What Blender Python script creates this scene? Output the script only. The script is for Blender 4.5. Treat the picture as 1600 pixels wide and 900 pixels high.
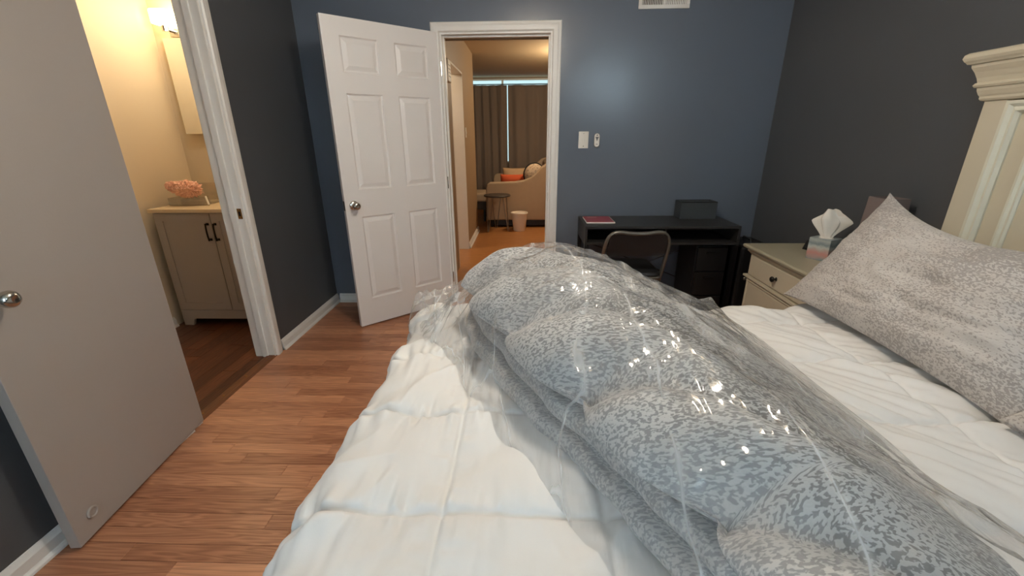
import bpy, bmesh, math, random
from mathutils import Vector, Matrix, noise
random.seed(7)
for o in list(bpy.data.objects): bpy.data.objects.remove(o)
scene = bpy.context.scene
COL = scene.collection
PI = math.pi

# ------------------------------------------------------------------ camera
CAMZ = 1.3437
cam = bpy.data.cameras.new('camera'); cam_o = bpy.data.objects.new('camera', cam); COL.objects.link(cam_o)
cam.sensor_width = 36.0; cam.lens = 656.86 / 1600 * 36; cam.clip_start = 0.02
cam_o.matrix_world = (Matrix.Translation((0, 0, CAMZ)) @ Matrix.Rotation(0.0322, 4, 'Z')
                      @ Matrix.Rotation(PI / 2 - 0.3445, 4, 'X') @ Matrix.Rotation(-0.0079, 4, 'Z'))
scene.camera = cam_o

# ------------------------------------------------------------------ world + daylight + exposure
w = bpy.data.worlds.new('world'); scene.world = w; w.use_nodes = True
bg = w.node_tree.nodes['Background']; bg.inputs[0].default_value = (0.62, 0.86, 0.90, 1); bg.inputs[1].default_value = 0.95
vs = scene.view_settings
vs.view_transform = 'Standard'; vs.look = 'None'; vs.exposure = 0.35; vs.gamma = 1.0; vs.use_curve_mapping = False

def area(name, loc, rot, sx, sy, power, color):
    l = bpy.data.lights.new(name, 'AREA'); l.shape = 'RECTANGLE'; l.size = sx; l.size_y = sy
    l.energy = power; l.color = color
    o = bpy.data.objects.new(name, l); COL.objects.link(o); o.location = loc; o.rotation_euler = rot
    return o
def point(name, loc, power, color, r=0.08):
    l = bpy.data.lights.new(name, 'POINT'); l.energy = power; l.color = color; l.shadow_soft_size = r
    o = bpy.data.objects.new(name, l); COL.objects.link(o); o.location = loc
    return o

# room dimensions (metres), shared by everything below
XL, XR, YF, YB, ZC = -1.635, 1.8185, 3.385, -1.15, 2.44
# daylight through the two windows of the wall behind the camera
WIN_A = (-1.25, -0.10, 0.85, 2.10)      # x0,x1,z0,z1
WIN_B = (1.02, 1.72, 1.88, 2.40)
area('daylight_main_window', (-0.675, YB - 0.03, 1.475), (PI / 2, 0, PI), 1.1, 1.2, 105, (0.64, 0.83, 1.0))
area('daylight_high_window', (1.37, YB - 0.03, 2.14), (PI / 2, 0, PI), 0.68, 0.46, 48, (0.64, 0.83, 1.0))

# ------------------------------------------------------------------ material helpers
def lin(c):
    return tuple((x / 12.92 if x <= 0.04045 else ((x + 0.055) / 1.055) ** 2.4) for x in [v / 255 for v in c])
MATS = {}
def nodes_of(name):
    m = bpy.data.materials.new(name); m.use_nodes = True
    nt = m.node_tree; b = nt.nodes['Principled BSDF']
    MATS[name] = m
    return m, nt, b
def N(nt, t, **kw):
    n = nt.nodes.new(t)
    for k, v in kw.items(): setattr(n, k, v)
    return n
def mat(name, rgb, rough=0.5, metal=0.0, var=0.04, scale=6.0, bump=0.0, bscale=60.0, spec=0.5, coat=0.0):
    """plain painted / plastic / metal surface with slight tonal mottling and fine relief"""
    m, nt, b = nodes_of(name); L = nt.links
    c = lin(rgb)
    tc = N(nt, 'ShaderNodeTexCoord')
    if var:
        nz = N(nt, 'ShaderNodeTexNoise'); nz.inputs['Scale'].default_value = scale; nz.inputs['Detail'].default_value = 4
        L.new(tc.outputs['Object'], nz.inputs['Vector'])
        r = N(nt, 'ShaderNodeMapRange'); r.inputs[3].default_value = 1 - var; r.inputs[4].default_value = 1 + var
        L.new(nz.outputs['Fac'], r.inputs[0])
        mx = N(nt, 'ShaderNodeVectorMath', operation='SCALE'); mx.inputs[0].default_value = c
        L.new(r.outputs[0], mx.inputs['Scale']); L.new(mx.outputs[0], b.inputs['Base Color'])
    else:
        b.inputs['Base Color'].default_value = (*c, 1)
    b.inputs['Roughness'].default_value = rough; b.inputs['Metallic'].default_value = metal
    b.inputs['Specular IOR Level'].default_value = spec
    b.inputs['Coat Weight'].default_value = coat
    if bump:
        n2 = N(nt, 'ShaderNodeTexNoise'); n2.inputs['Scale'].default_value = bscale; n2.inputs['Detail'].default_value = 3
        L.new(tc.outputs['Object'], n2.inputs['Vector'])
        bp = N(nt, 'ShaderNodeBump'); bp.inputs['Strength'].default_value = bump; bp.inputs['Distance'].default_value = 0.004
        L.new(n2.outputs['Fac'], bp.inputs['Height']); L.new(bp.outputs[0], b.inputs['Normal'])
    return m
def emit(name, rgb, strength):
    m, nt, b = nodes_of(name)
    b.inputs['Base Color'].default_value = (0.9, 0.85, 0.75, 1)
    b.inputs['Emission Color'].default_value = (*lin(rgb), 1); b.inputs['Emission Strength'].default_value = strength
    return m
def wood(name, dark, light, axis='X', per='object', rough=0.38, grain=1.0):
    """laminate: tone per plank, long fine grain along the axis, cathedral figure"""
    m, nt, b = nodes_of(name); L = nt.links
    tc = N(nt, 'ShaderNodeNewGeometry')
    if per == 'object':
        oi = N(nt, 'ShaderNodeObjectInfo'); rnd = oi.outputs['Random']
    else:
        rnd = tc.outputs['Random Per Island']
    off = N(nt, 'ShaderNodeMath', operation='MULTIPLY'); off.inputs[1].default_value = 37.0; L.new(rnd, off.inputs[0])
    cmb = N(nt, 'ShaderNodeCombineXYZ'); L.new(off.outputs[0], cmb.inputs[0]); L.new(off.outputs[0], cmb.inputs[1])
    add = N(nt, 'ShaderNodeVectorMath', operation='ADD'); L.new(tc.outputs['Position'], add.inputs[0]); L.new(cmb.outputs[0], add.inputs[1])
    s1 = N(nt, 'ShaderNodeVectorMath', operation='MULTIPLY')
    s1.inputs[1].default_value = (1.1, 13, 1) if axis == 'X' else (13, 1.1, 1)
    L.new(add.outputs[0], s1.inputs[0])
    nz = N(nt, 'ShaderNodeTexNoise'); nz.inputs['Scale'].default_value = 1.6; nz.inputs['Detail'].default_value = 2; nz.inputs['Distortion'].default_value = 0.6
    L.new(s1.outputs[0], nz.inputs['Vector'])
    rings = N(nt, 'ShaderNodeMath', operation='MULTIPLY'); rings.inputs[1].default_value = 58; L.new(nz.outputs['Fac'], rings.inputs[0])
    sn = N(nt, 'ShaderNodeMath', operation='SINE'); L.new(rings.outputs[0], sn.inputs[0])
    s2 = N(nt, 'ShaderNodeVectorMath', operation='MULTIPLY')
    s2.inputs[1].default_value = (5, 160, 1) if axis == 'X' else (160, 5, 1)
    L.new(add.outputs[0], s2.inputs[0])
    fz = N(nt, 'ShaderNodeTexNoise'); fz.inputs['Scale'].default_value = 1.0; fz.inputs['Detail'].default_value = 4
    L.new(s2.outputs[0], fz.inputs['Vector'])
    a = N(nt, 'ShaderNodeMath', operation='MULTIPLY_ADD'); a.inputs[1].default_value = 0.13 * grain; a.inputs[2].default_value = 0.0
    L.new(sn.outputs[0], a.inputs[0])
    a2 = N(nt, 'ShaderNodeMath', operation='MULTIPLY_ADD'); a2.inputs[1].default_value = 0.55 * grain; L.new(fz.outputs['Fac'], a2.inputs[0]); L.new(a.outputs[0], a2.inputs[2])
    a3 = N(nt, 'ShaderNodeMath', operation='MULTIPLY_ADD'); a3.inputs[1].default_value = 0.45; L.new(rnd, a3.inputs[0]); L.new(a2.outputs[0], a3.inputs[2])
    rp = N(nt, 'ShaderNodeValToRGB'); e = rp.color_ramp.elements
    e[0].position = 0.12; e[0].color = (*lin(dark), 1); e[1].position = 0.95; e[1].color = (*lin(light), 1)
    L.new(a3.outputs[0], rp.inputs[0]); L.new(rp.outputs[0], b.inputs['Base Color'])
    b.inputs['Roughness'].default_value = rough
    bp = N(nt, 'ShaderNodeBump'); bp.inputs['Strength'].default_value = 0.12; bp.inputs['Distance'].default_value = 0.002
    L.new(fz.outputs['Fac'], bp.inputs['Height']); L.new(bp.outputs[0], b.inputs['Normal'])
    return m

# wall paints
mat('paint_slate_blue', (101, 109, 121), 0.23, var=0.03, scale=2, bump=0.05, bscale=170)
mat('paint_charcoal', (81, 83, 86), 0.45, var=0.03, scale=2, bump=0.10, bscale=170)
mat('paint_cream', (222, 206, 180), 0.6, var=0.02, scale=2, bump=0.08, bscale=170)
mat('paint_tan', (148, 122, 92), 0.55, var=0.03, scale=2, bump=0.08, bscale=170)
mat('paint_ceiling', (232, 228, 220), 0.8, var=0.02, scale=3, bump=0.5, bscale=140)
mat('paint_ceiling_living', (190, 165, 130), 0.8, var=0.05, scale=8, bump=0.7, bscale=90)
mat('trim_white', (228, 225, 220), 0.38, var=0.05, scale=9, bump=0.12, bscale=40)
mat('door_white', (230, 226, 223), 0.40, var=0.02, scale=3, bump=0.06, bscale=120)
mat('door_flat_grey', (166, 159, 153), 0.45, var=0.03, scale=3, bump=0.08, bscale=120)
mat('satin_nickel', (190, 186, 178), 0.18, metal=1.0, var=0.0)
mat('old_brass', (150, 112, 62), 0.35, metal=0.9, var=0.15, scale=60)
mat('dark_bronze', (52, 44, 40), 0.35, metal=0.7, var=0.05)
mat('black_void', (8, 8, 8), 0.8, var=0.0)
mat('plate_white', (225, 222, 214), 0.35, var=0.01)
mat('plate_grey', (92, 92, 92), 0.45, var=0.0)
mat('headboard_cream', (200, 191, 170), 0.42, var=0.04, scale=5, bump=0.05, bscale=40)
mat('headboard_glaze', (214, 212, 196), 0.40, var=0.05, scale=9)
mat('nightstand_top', (170, 164, 142), 0.32, var=0.05, scale=6)
mat('knob_black', (20, 19, 18), 0.3, metal=0.4, var=0.0)
mat('desk_black', (44, 43, 43), 0.42, var=0.08, scale=14, bump=0.08, bscale=90)
mat('leg_black', (16, 16, 18), 0.4, var=0.0)
mat('chair_metal', (112, 110, 104), 0.32, metal=0.55, var=0.03)
mat('chair_vinyl', (32, 33, 35), 0.45, var=0.06, scale=20, bump=0.15, bscale=120)
mat('case_black', (22, 22, 24), 0.4, var=0.06, scale=10)
mat('box_charcoal', (58, 63, 66), 0.6, var=0.1, scale=20, bump=0.3, bscale=120)
mat('book_red', (150, 45, 58), 0.35, var=0.05)
mat('book_print', (188, 130, 126), 0.4, var=0.05)
mat('paper_white', (226, 222, 214), 0.6, var=0.01)
mat('vanity_greige', (182, 172, 163), 0.45, var=0.03)
mat('counter_cream', (236, 214, 178), 0.25, var=0.03, scale=8)
mat('loofah_coral', (248, 200, 178), 0.8, var=0.18, scale=40)
mat('clear_plastic_tint', (210, 205, 195), 0.1, var=0.0)
mat('sofa_beige', (176, 152, 126), 0.85, var=0.05, scale=12, bump=0.3, bscale=220)
mat('cushion_orange', (200, 84, 40), 0.8, var=0.06, scale=12, bump=0.3, bscale=200)
mat('cushion_tan', (178, 146, 112), 0.85, var=0.06, scale=12, bump=0.3, bscale=200)
mat('bin_white', (236, 222, 206), 0.4, var=0.02)
mat('table_dark', (58, 50, 44), 0.4, var=0.08, scale=10)
mat('wire_steel', (150, 144, 136), 0.3, metal=0.8, var=0.0)
mat('mattress_white', (220, 218, 212), 0.8, var=0.02)
mat('boxspring_grey', (150, 150, 152), 0.85, var=0.04)
mat('shade_taupe', (120, 108, 106), 0.8, var=0.03, bump=0.2, bscale=200)
mat('shade_inner', (200, 194, 186), 0.8, var=0.0)
mat('curtain_rod', (60, 56, 52), 0.4, metal=0.5, var=0.0)
mat('mirror_glass', (235, 235, 230), 0.02, metal=1.0, var=0.0)
wood('laminate_oak', (140, 88, 62), (216, 156, 118), 'X', 'object', 0.33)
wood('laminate_oak_field', (140, 88, 62), (216, 156, 118), 'X', 'island', 0.33)
wood('laminate_walnut', (62, 34, 22), (122, 74, 48), 'Y', 'object', 0.36)
wood('laminate_honey', (140, 88, 46), (196, 138, 84), 'X', 'island', 0.3)
wood('threshold_oak', (84, 48, 26), (130, 82, 48), 'Y', 'object', 0.4)

# window glass: thin clear pane
def thin_clear(name, tint=(0.96, 0.98, 0.98), rough=0.02, haze=0.0, fac=1.0):
    m = bpy.data.materials.new(name); m.use_nodes = True; nt = m.node_tree; L = nt.links
    nt.nodes.remove(nt.nodes['Principled BSDF']); out = nt.nodes['Material Output']
    tr = N(nt, 'ShaderNodeBsdfTransparent'); tr.inputs[0].default_value = (*tint, 1)
    gl = N(nt, 'ShaderNodeBsdfGlossy'); gl.inputs['Roughness'].default_value = rough
    fr = N(nt, 'ShaderNodeFresnel'); fr.inputs[0].default_value = 1.48
    ml = N(nt, 'ShaderNodeMath', operation='MULTIPLY'); ml.inputs[1].default_value = fac; ml.use_clamp = True
    L.new(fr.outputs[0], ml.inputs[0])
    ge = N(nt, 'ShaderNodeNewGeometry'); io = N(nt, 'ShaderNodeMapRange')      # same film index from either side of the sheet
    io.inputs[3].default_value = 1.48; io.inputs[4].default_value = 1 / 1.48
    L.new(ge.outputs['Backfacing'], io.inputs[0]); L.new(io.outputs[0], fr.inputs[0])
    base = tr
    if haze:
        df = N(nt, 'ShaderNodeBsdfDiffuse'); df.inputs[0].default_value = (0.86, 0.87, 0.88, 1)
        mh = N(nt, 'ShaderNodeMixShader'); mh.inputs[0].default_value = haze
        L.new(tr.outputs[0], mh.inputs[1]); L.new(df.outputs[0], mh.inputs[2]); base = mh
    mx = N(nt, 'ShaderNodeMixShader'); L.new(ml.outputs[0], mx.inputs[0]); L.new(base.outputs[0], mx.inputs[1]); L.new(gl.outputs[0], mx.inputs[2])
    L.new(mx.outputs[0], out.inputs[0])
    MATS[name] = m
    return m, nt, gl
thin_clear('window_glass')
thin_clear('acrylic', (0.90, 0.88, 0.85), 0.05, 0.10, 1.6)
_m, _nt, _gl = thin_clear('bag_film', (0.985, 0.987, 0.99), 0.075, 0.07, 1.1)
_tc = N(_nt, 'ShaderNodeTexCoord')
_mp = N(_nt, 'ShaderNodeMapping'); _mp.inputs['Rotation'].default_value = (0, 0, 0.45); _mp.inputs['Scale'].default_value = (17, 4.2, 9)
_nt.links.new(_tc.outputs['Object'], _mp.inputs['Vector'])
_wz = N(_nt, 'ShaderNodeTexNoise'); _wz.inputs['Scale'].default_value = 0.8; _wz.inputs['Detail'].default_value = 2
_nt.links.new(_mp.outputs[0], _wz.inputs['Vector'])
_ws = N(_nt, 'ShaderNodeVectorMath', operation='SCALE'); _ws.inputs['Scale'].default_value = 1.5; _nt.links.new(_wz.outputs['Color'], _ws.inputs[0])
_wa = N(_nt, 'ShaderNodeVectorMath', operation='ADD'); _nt.links.new(_mp.outputs[0], _wa.inputs[0]); _nt.links.new(_ws.outputs[0], _wa.inputs[1])
_v1 = N(_nt, 'ShaderNodeTexVoronoi'); _v1.inputs['Scale'].default_value = 0.8; _v1.feature = 'F1'
_nt.links.new(_wa.outputs[0], _v1.inputs['Vector'])
_v2 = N(_nt, 'ShaderNodeTexVoronoi'); _v2.inputs['Scale'].default_value = 2.6; _v2.feature = 'F1'
_nt.links.new(_wa.outputs[0], _v2.inputs['Vector'])
_ma = N(_nt, 'ShaderNodeMath', operation='MULTIPLY_ADD'); _ma.inputs[1].default_value = 0.25
_nt.links.new(_v2.outputs['Distance'], _ma.inputs[0]); _nt.links.new(_v1.outputs['Distance'], _ma.inputs[2])
_mp2 = N(_nt, 'ShaderNodeMapping'); _mp2.inputs['Rotation'].default_value = (0, 0, 0.42); _mp2.inputs['Scale'].default_value = (6.5, 1.3, 3)
_nt.links.new(_tc.outputs['Object'], _mp2.inputs['Vector'])
_wb = N(_nt, 'ShaderNodeVectorMath', operation='ADD'); _ws2 = N(_nt, 'ShaderNodeVectorMath', operation='SCALE'); _ws2.inputs['Scale'].default_value = 0.5
_nt.links.new(_wz.outputs['Color'], _ws2.inputs[0]); _nt.links.new(_mp2.outputs[0], _wb.inputs[0]); _nt.links.new(_ws2.outputs[0], _wb.inputs[1])
_v3 = N(_nt, 'ShaderNodeTexVoronoi'); _v3.feature = 'DISTANCE_TO_EDGE'; _v3.inputs['Scale'].default_value = 0.9
_nt.links.new(_wb.outputs[0], _v3.inputs['Vector'])
_mr = N(_nt, 'ShaderNodeMapRange'); _mr.inputs[1].default_value = 0.0; _mr.inputs[2].default_value = 0.045; _mr.inputs[3].default_value = 0.34; _mr.inputs[4].default_value = 0.085
_nt.links.new(_v3.outputs['Distance'], _mr.inputs[0])
for _n in _nt.nodes:
    if _n.type == 'MIX_SHADER' and not _n.inputs[0].is_linked: _nt.links.new(_mr.outputs[0], _n.inputs[0])
_bp = N(_nt, 'ShaderNodeBump'); _bp.inputs['Strength'].default_value = 0.6; _bp.inputs['Distance'].default_value = 0.03
_nt.links.new(_ma.outputs[0], _bp.inputs['Height']); _nt.links.new(_bp.outputs[0], _gl.inputs['Normal'])

# curtain fabric, lets a little daylight through
def curtain_mat():
    m, nt, b = nodes_of('curtain_taupe'); L = nt.links; out = nt.nodes['Material Output']
    b.inputs['Base Color'].default_value = (*lin((150, 132, 118)), 1); b.inputs['Roughness'].default_value = 0.9
    t = N(nt, 'ShaderNodeBsdfTranslucent'); t.inputs[0].default_value = (*lin((150, 130, 116)), 1)
    mx = N(nt, 'ShaderNodeMixShader'); mx.inputs[0].default_value = 0.3
    tc = N(nt, 'ShaderNodeTexCoord'); wv = N(nt, 'ShaderNodeTexNoise'); wv.inputs['Scale'].default_value = 300
    L.new(tc.outputs['Object'], wv.inputs['Vector'])
    bp = N(nt, 'ShaderNodeBump'); bp.inputs['Strength'].default_value = 0.2; bp.inputs['Distance'].default_value = 0.002
    L.new(wv.outputs['Fac'], bp.inputs['Height']); L.new(bp.outputs[0], b.inputs['Normal'])
    L.new(b.outputs[0], mx.inputs[1]); L.new(t.outputs[0], mx.inputs[2]); L.new(mx.outputs[0], out.inputs[0])
curtain_mat()

# white quilt cotton
def cotton():
    m, nt, b = nodes_of('cotton_white'); L = nt.links
    b.inputs['Roughness'].default_value = 0.75; b.inputs['Sheen Weight'].default_value = 0.15
    tc = N(nt, 'ShaderNodeTexCoord')
    n0 = N(nt, 'ShaderNodeTexNoise'); n0.inputs['Scale'].default_value = 3; L.new(tc.outputs['Object'], n0.inputs['Vector'])
    rp = N(nt, 'ShaderNodeValToRGB'); e = rp.color_ramp.elements
    e[0].color = (*lin((216, 215, 214)), 1); e[1].color = (*lin((230, 229, 227)), 1)
    L.new(n0.outputs['Fac'], rp.inputs[0]); L.new(rp.outputs[0], b.inputs['Base Color'])
    n1 = N(nt, 'ShaderNodeTexNoise'); n1.inputs['Scale'].default_value = 420; L.new(tc.outputs['Object'], n1.inputs['Vector'])
    bp = N(nt, 'ShaderNodeBump'); bp.inputs['Strength'].default_value = 0.12; bp.inputs['Distance'].default_value = 0.001
    L.new(n1.outputs['Fac'], bp.inputs['Height']); L.new(bp.outputs[0], b.inputs['Normal'])
cotton()

# jacquard: pale lacy flecks woven on a darker ground, fleck density drifting over the cloth
def jacquard(name, ground, fleck, scale=1.0, bias=0.0, drift=0.22, pale_sheen=None):
    m, nt, b = nodes_of(name); L = nt.links
    b.inputs['Roughness'].default_value = 0.62; b.inputs['Sheen Weight'].default_value = 0.25
    tc = N(nt, 'ShaderNodeTexCoord')
    st = N(nt, 'ShaderNodeVectorMath', operation='MULTIPLY'); st.inputs[1].default_value = (50 * scale, 84 * scale, 60 * scale)
    L.new(tc.outputs['UV'], st.inputs[0])
    wz = N(nt, 'ShaderNodeTexNoise'); wz.inputs['Scale'].default_value = 0.55; wz.inputs['Detail'].default_value = 2
    L.new(st.outputs[0], wz.inputs['Vector'])
    wv = N(nt, 'ShaderNodeVectorMath', operation='SCALE'); wv.inputs['Scale'].default_value = 1.6; L.new(wz.outputs['Color'], wv.inputs[0])
    ad = N(nt, 'ShaderNodeVectorMath', operation='ADD'); L.new(st.outputs[0], ad.inputs[0]); L.new(wv.outputs[0], ad.inputs[1])
    n1 = N(nt, 'ShaderNodeTexNoise'); n1.inputs['Scale'].default_value = 0.9; n1.inputs['Detail'].default_value = 1.5; n1.inputs['Roughness'].default_value = 0.45
    L.new(ad.outputs[0], n1.inputs['Vector'])
    big = N(nt, 'ShaderNodeTexNoise'); big.inputs['Scale'].default_value = 4.0; big.inputs['Detail'].default_value = 3
    L.new(tc.outputs['UV'], big.inputs['Vector'])
    th = N(nt, 'ShaderNodeMath', operation='MULTIPLY_ADD'); th.inputs[1].default_value = drift; th.inputs[2].default_value = -drift / 2 + bias
    L.new(big.outputs['Fac'], th.inputs[0])
    sm = N(nt, 'ShaderNodeMath', operation='ADD'); L.new(n1.outputs['Fac'], sm.inputs[0]); L.new(th.outputs[0], sm.inputs[1])
    rp = N(nt, 'ShaderNodeValToRGB'); e = rp.color_ramp.elements
    e[0].position = 0.475; e[0].color = (*lin(ground), 1); e[1].position = 0.515; e[1].color = (*lin(fleck), 1)
    L.new(sm.outputs[0], rp.inputs[0]); L.new(rp.outputs[0], b.inputs['Base Color'])
    if pale_sheen:      # plastic's pale sheen painted into the cloth: ground fades paler towards one side
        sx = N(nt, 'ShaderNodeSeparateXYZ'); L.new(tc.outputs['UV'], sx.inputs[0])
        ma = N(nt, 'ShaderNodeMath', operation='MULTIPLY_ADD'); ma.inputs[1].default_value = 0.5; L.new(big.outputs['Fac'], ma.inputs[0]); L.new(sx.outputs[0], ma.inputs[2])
        mr = N(nt, 'ShaderNodeMapRange'); mr.interpolation_type = 'SMOOTHSTEP'; mr.inputs[1].default_value = pale_sheen[1]; mr.inputs[2].default_value = pale_sheen[2]; mr.inputs[3].default_value = 0.0; mr.inputs[4].default_value = 1.0
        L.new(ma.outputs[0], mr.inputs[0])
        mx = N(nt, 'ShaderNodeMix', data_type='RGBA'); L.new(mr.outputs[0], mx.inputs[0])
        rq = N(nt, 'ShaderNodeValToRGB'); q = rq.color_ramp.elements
        q[0].position = 0.44; q[0].color = (*lin(pale_sheen[0]), 1); q[1].position = 0.55; q[1].color = (*lin(pale_sheen[3]), 1)
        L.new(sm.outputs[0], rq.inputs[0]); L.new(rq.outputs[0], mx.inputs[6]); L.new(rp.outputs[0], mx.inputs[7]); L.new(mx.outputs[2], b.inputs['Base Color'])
    bp = N(nt, 'ShaderNodeBump'); bp.inputs['Strength'].default_value = 0.35; bp.inputs['Distance'].default_value = 0.003
    L.new(sm.outputs[0], bp.inputs['Height']); L.new(bp.outputs[0], b.inputs['Normal'])
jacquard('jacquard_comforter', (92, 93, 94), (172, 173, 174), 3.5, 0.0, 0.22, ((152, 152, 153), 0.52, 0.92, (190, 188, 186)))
jacquard('jacquard_sham', (152, 146, 143), (186, 181, 177), 3.0, 0.02, 0.6)

# tissue carton: painterly bands of teal, white and rose
def carton():
    m, nt, b = nodes_of('carton_print'); L = nt.links
    b.inputs['Roughness'].default_value = 0.4
    tc = N(nt, 'ShaderNodeTexCoord'); sp = N(nt, 'ShaderNodeSeparateXYZ'); L.new(tc.outputs['Object'], sp.inputs[0])
    nz = N(nt, 'ShaderNodeTexNoise'); nz.inputs['Scale'].default_value = 22; nz.inputs['Detail'].default_value = 4; L.new(tc.outputs['Object'], nz.inputs['Vector'])
    mz = N(nt, 'ShaderNodeMath', operation='MULTIPLY_ADD'); mz.inputs[1].default_value = 8.3; mz.inputs[2].default_value = -0.18; L.new(sp.outputs[2], mz.inputs[0])
    a = N(nt, 'ShaderNodeMath', operation='MULTIPLY_ADD'); a.inputs[1].default_value = 0.36; L.new(nz.outputs['Fac'], a.inputs[0]); L.new(mz.outputs[0], a.inputs[2])
    rp = N(nt, 'ShaderNodeValToRGB'); cr = rp.color_ramp
    stops = [(0.0, (126, 140, 142)), (0.14, (170, 140, 134)), (0.30, (186, 132, 124)), (0.46, (176, 158, 150)), (0.58, (182, 186, 182)), (0.72, (118, 134, 138)), (0.88, (168, 174, 172)), (1.0, (140, 150, 152))]
    while len(cr.elements) < len(stops): cr.elements.new(0.5)
    for el, (p, c) in zip(cr.elements, stops): el.position = p; el.color = (*lin(c), 1)
    L.new(a.outputs[0], rp.inputs[0]); L.new(rp.outputs[0], b.inputs['Base Color'])
carton()

# ------------------------------------------------------------------ mesh builder
class MB:
    def __init__(s): s.v = []; s.f = []; s.uv = None
    def box(s, a, b):
        x0, y0, z0 = a; x1, y1, z1 = b; n = len(s.v)
        s.v += [(x0, y0, z0), (x1, y0, z0), (x1, y1, z0), (x0, y1, z0), (x0, y0, z1), (x1, y0, z1), (x1, y1, z1), (x0, y1, z1)]
        s.f += [tuple(n + i for i in q) for q in ((0, 3, 2, 1), (4, 5, 6, 7), (0, 1, 5, 4), (1, 2, 6, 5), (2, 3, 7, 6), (3, 0, 4, 7))]
        return s
    def ring(s, pts):
        n = len(s.v); s.v += [tuple(p) for p in pts]; return list(range(n, n + len(pts)))
    def skin(s, r1, r2):
        k = len(r1)
        for i in range(k): s.f.append((r1[i], r1[(i + 1) % k], r2[(i + 1) % k], r2[i]))
    def cyl(s, p0, p1, r0, r1=None, n=16, cap=True):
        r1 = r0 if r1 is None else r1
        p0, p1 = Vector(p0), Vector(p1); d = (p1 - p0).normalized()
        a = d.orthogonal().normalized(); b = d.cross(a)
        A = s.ring([p0 + (a * math.cos(2 * PI * i / n) + b * math.sin(2 * PI * i / n)) * r0 for i in range(n)])
        B = s.ring([p1 + (a * math.cos(2 * PI * i / n) + b * math.sin(2 * PI * i / n)) * r1 for i in range(n)])
        s.skin(A, B)
        if cap: s.f.append(tuple(reversed(A))); s.f.append(tuple(B))
        return s
    def tube(s, path, r, n=8, closed=False):
        path = [Vector(p) for p in path]; rings = []
        up = None
        for i, p in enumerate(path):
            if closed: t = (path[(i + 1) % len(path)] - path[i - 1])
            else: t = path[min(i + 1, len(path) - 1)] - path[max(i - 1, 0)]
            t.normalize()
            if up is None: up = t.orthogonal().normalized()
            up = (up - t * up.dot(t)).normalized(); bi = t.cross(up)
            rr = r[i] if isinstance(r, (list, tuple)) else r
            rings.append(s.ring([p + (up * math.cos(2 * PI * k / n) + bi * math.sin(2 * PI * k / n)) * rr for k in range(n)]))
        for a, b in zip(rings, rings[1:]): s.skin(a, b)
        if closed: s.skin(rings[-1], rings[0])
        else: s.f.append(tuple(reversed(rings[0]))); s.f.append(tuple(rings[-1]))
        return s
    def lathe(s, prof, c=(0, 0, 0), axis='Z', n=24):
        rings = []
        for (r, h) in prof:
            pts = []
            for i in range(n):
                ca, sa = r * math.cos(2 * PI * i / n), r * math.sin(2 * PI * i / n)
                if axis == 'Z': q = (c[0] + ca, c[1] + sa, c[2] + h)
                elif axis == 'X': q = (c[0] + h, c[1] + ca, c[2] + sa)
                else: q = (c[0] + sa, c[1] + h, c[2] + ca)
                pts.append(q)
            rings.append(s.ring(pts))
        for a, b in zip(rings, rings[1:]): s.skin(a, b)
        s.f.append(tuple(reversed(rings[0]))); s.f.append(tuple(rings[-1]))
        return s
    def loft(s, rings, cap=True):
        R = [s.ring(r) for r in rings]
        for a, b in zip(R, R[1:]): s.skin(a, b)
        if cap: s.f.append(tuple(reversed(R[0]))); s.f.append(tuple(R[-1]))
        return s
    def prism(s, poly, p, axis, a, b):
        """poly: 2-D points; extruded along axis from a to b. axis 'Y': (x,z) points; 'X': (y,z); 'Z': (x,y)"""
        def q(u, v, t):
            return {'Y': (u, t, v), 'X': (t, u, v), 'Z': (u, v, t)}[axis]
        A = s.ring([q(u + p[0], v + p[1], a) for u, v in poly]); B = s.ring([q(u + p[0], v + p[1], b) for u, v in poly])
        s.skin(A, B); s.f.append(tuple(reversed(A))); s.f.append(tuple(B))
        return s
    def build(s, name, m, parent=None, loc=None, rot=None, smooth=False, bevel=0, seg=2, mats=None, facemat=None, fix=True):
        me = bpy.data.meshes.new(name); me.from_pydata(s.v, [], s.f)
        if fix:
            bm = bmesh.new(); bm.from_mesh(me); bmesh.ops.recalc_face_normals(bm, faces=bm.faces); bm.to_mesh(me); bm.free()
        for x in (mats or [m]): me.materials.append(MATS[x])
        if facemat:
            for p in me.polygons: p.material_index = facemat(p)
        if smooth:
            for p in me.polygons: p.use_smooth = True
        me.update()
        o = bpy.data.objects.new(name, me); COL.objects.link(o)
        if parent: o.parent = parent
        if loc: o.location = loc
        if rot: o.rotation_euler = rot
        if bevel:
            md = o.modifiers.new('bevel', 'BEVEL'); md.width = bevel; md.segments = seg; md.limit_method = 'ANGLE'; md.angle_limit = 0.6
        if smooth: auto_smooth(o)
        return o
def auto_smooth(o, ang=0.7):
    o.data.set_sharp_from_angle(angle=ang)
def box(name, m, a, b, parent=None, bevel=0, **k): return MB().box(a, b).build(name, m, parent, bevel=bevel, **k)
def thing(name, label, cat, loc=(0, 0, 0), rz=0, group=None, kind=None):
    o = bpy.data.objects.new(name, None); COL.objects.link(o); o.location = loc; o.rotation_euler = (0, 0, rz)
    o.empty_display_size = 0.1
    return tag(o, label, cat, group, kind)
def tag(o, label=None, cat=None, group=None, kind=None):
    if label: o['label'] = label
    if cat: o['category'] = cat
    if group: o['group'] = group
    if kind: o['kind'] = kind
    return o
def struct(o, label, cat=None): return tag(o, label, cat, kind='structure')
def dup(o, name=None, parent=None):
    c = o.copy(); COL.objects.link(c); c.parent = parent
    return c

# ================================================================== ROOM SHELL
DX0, DX1, DZ = -0.615, 0.197, 2.05          # bedroom door opening in the far wall
BY0, BY1 = 1.722, 2.42                      # bathroom door opening in the left wall
TW = 0.14
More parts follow.
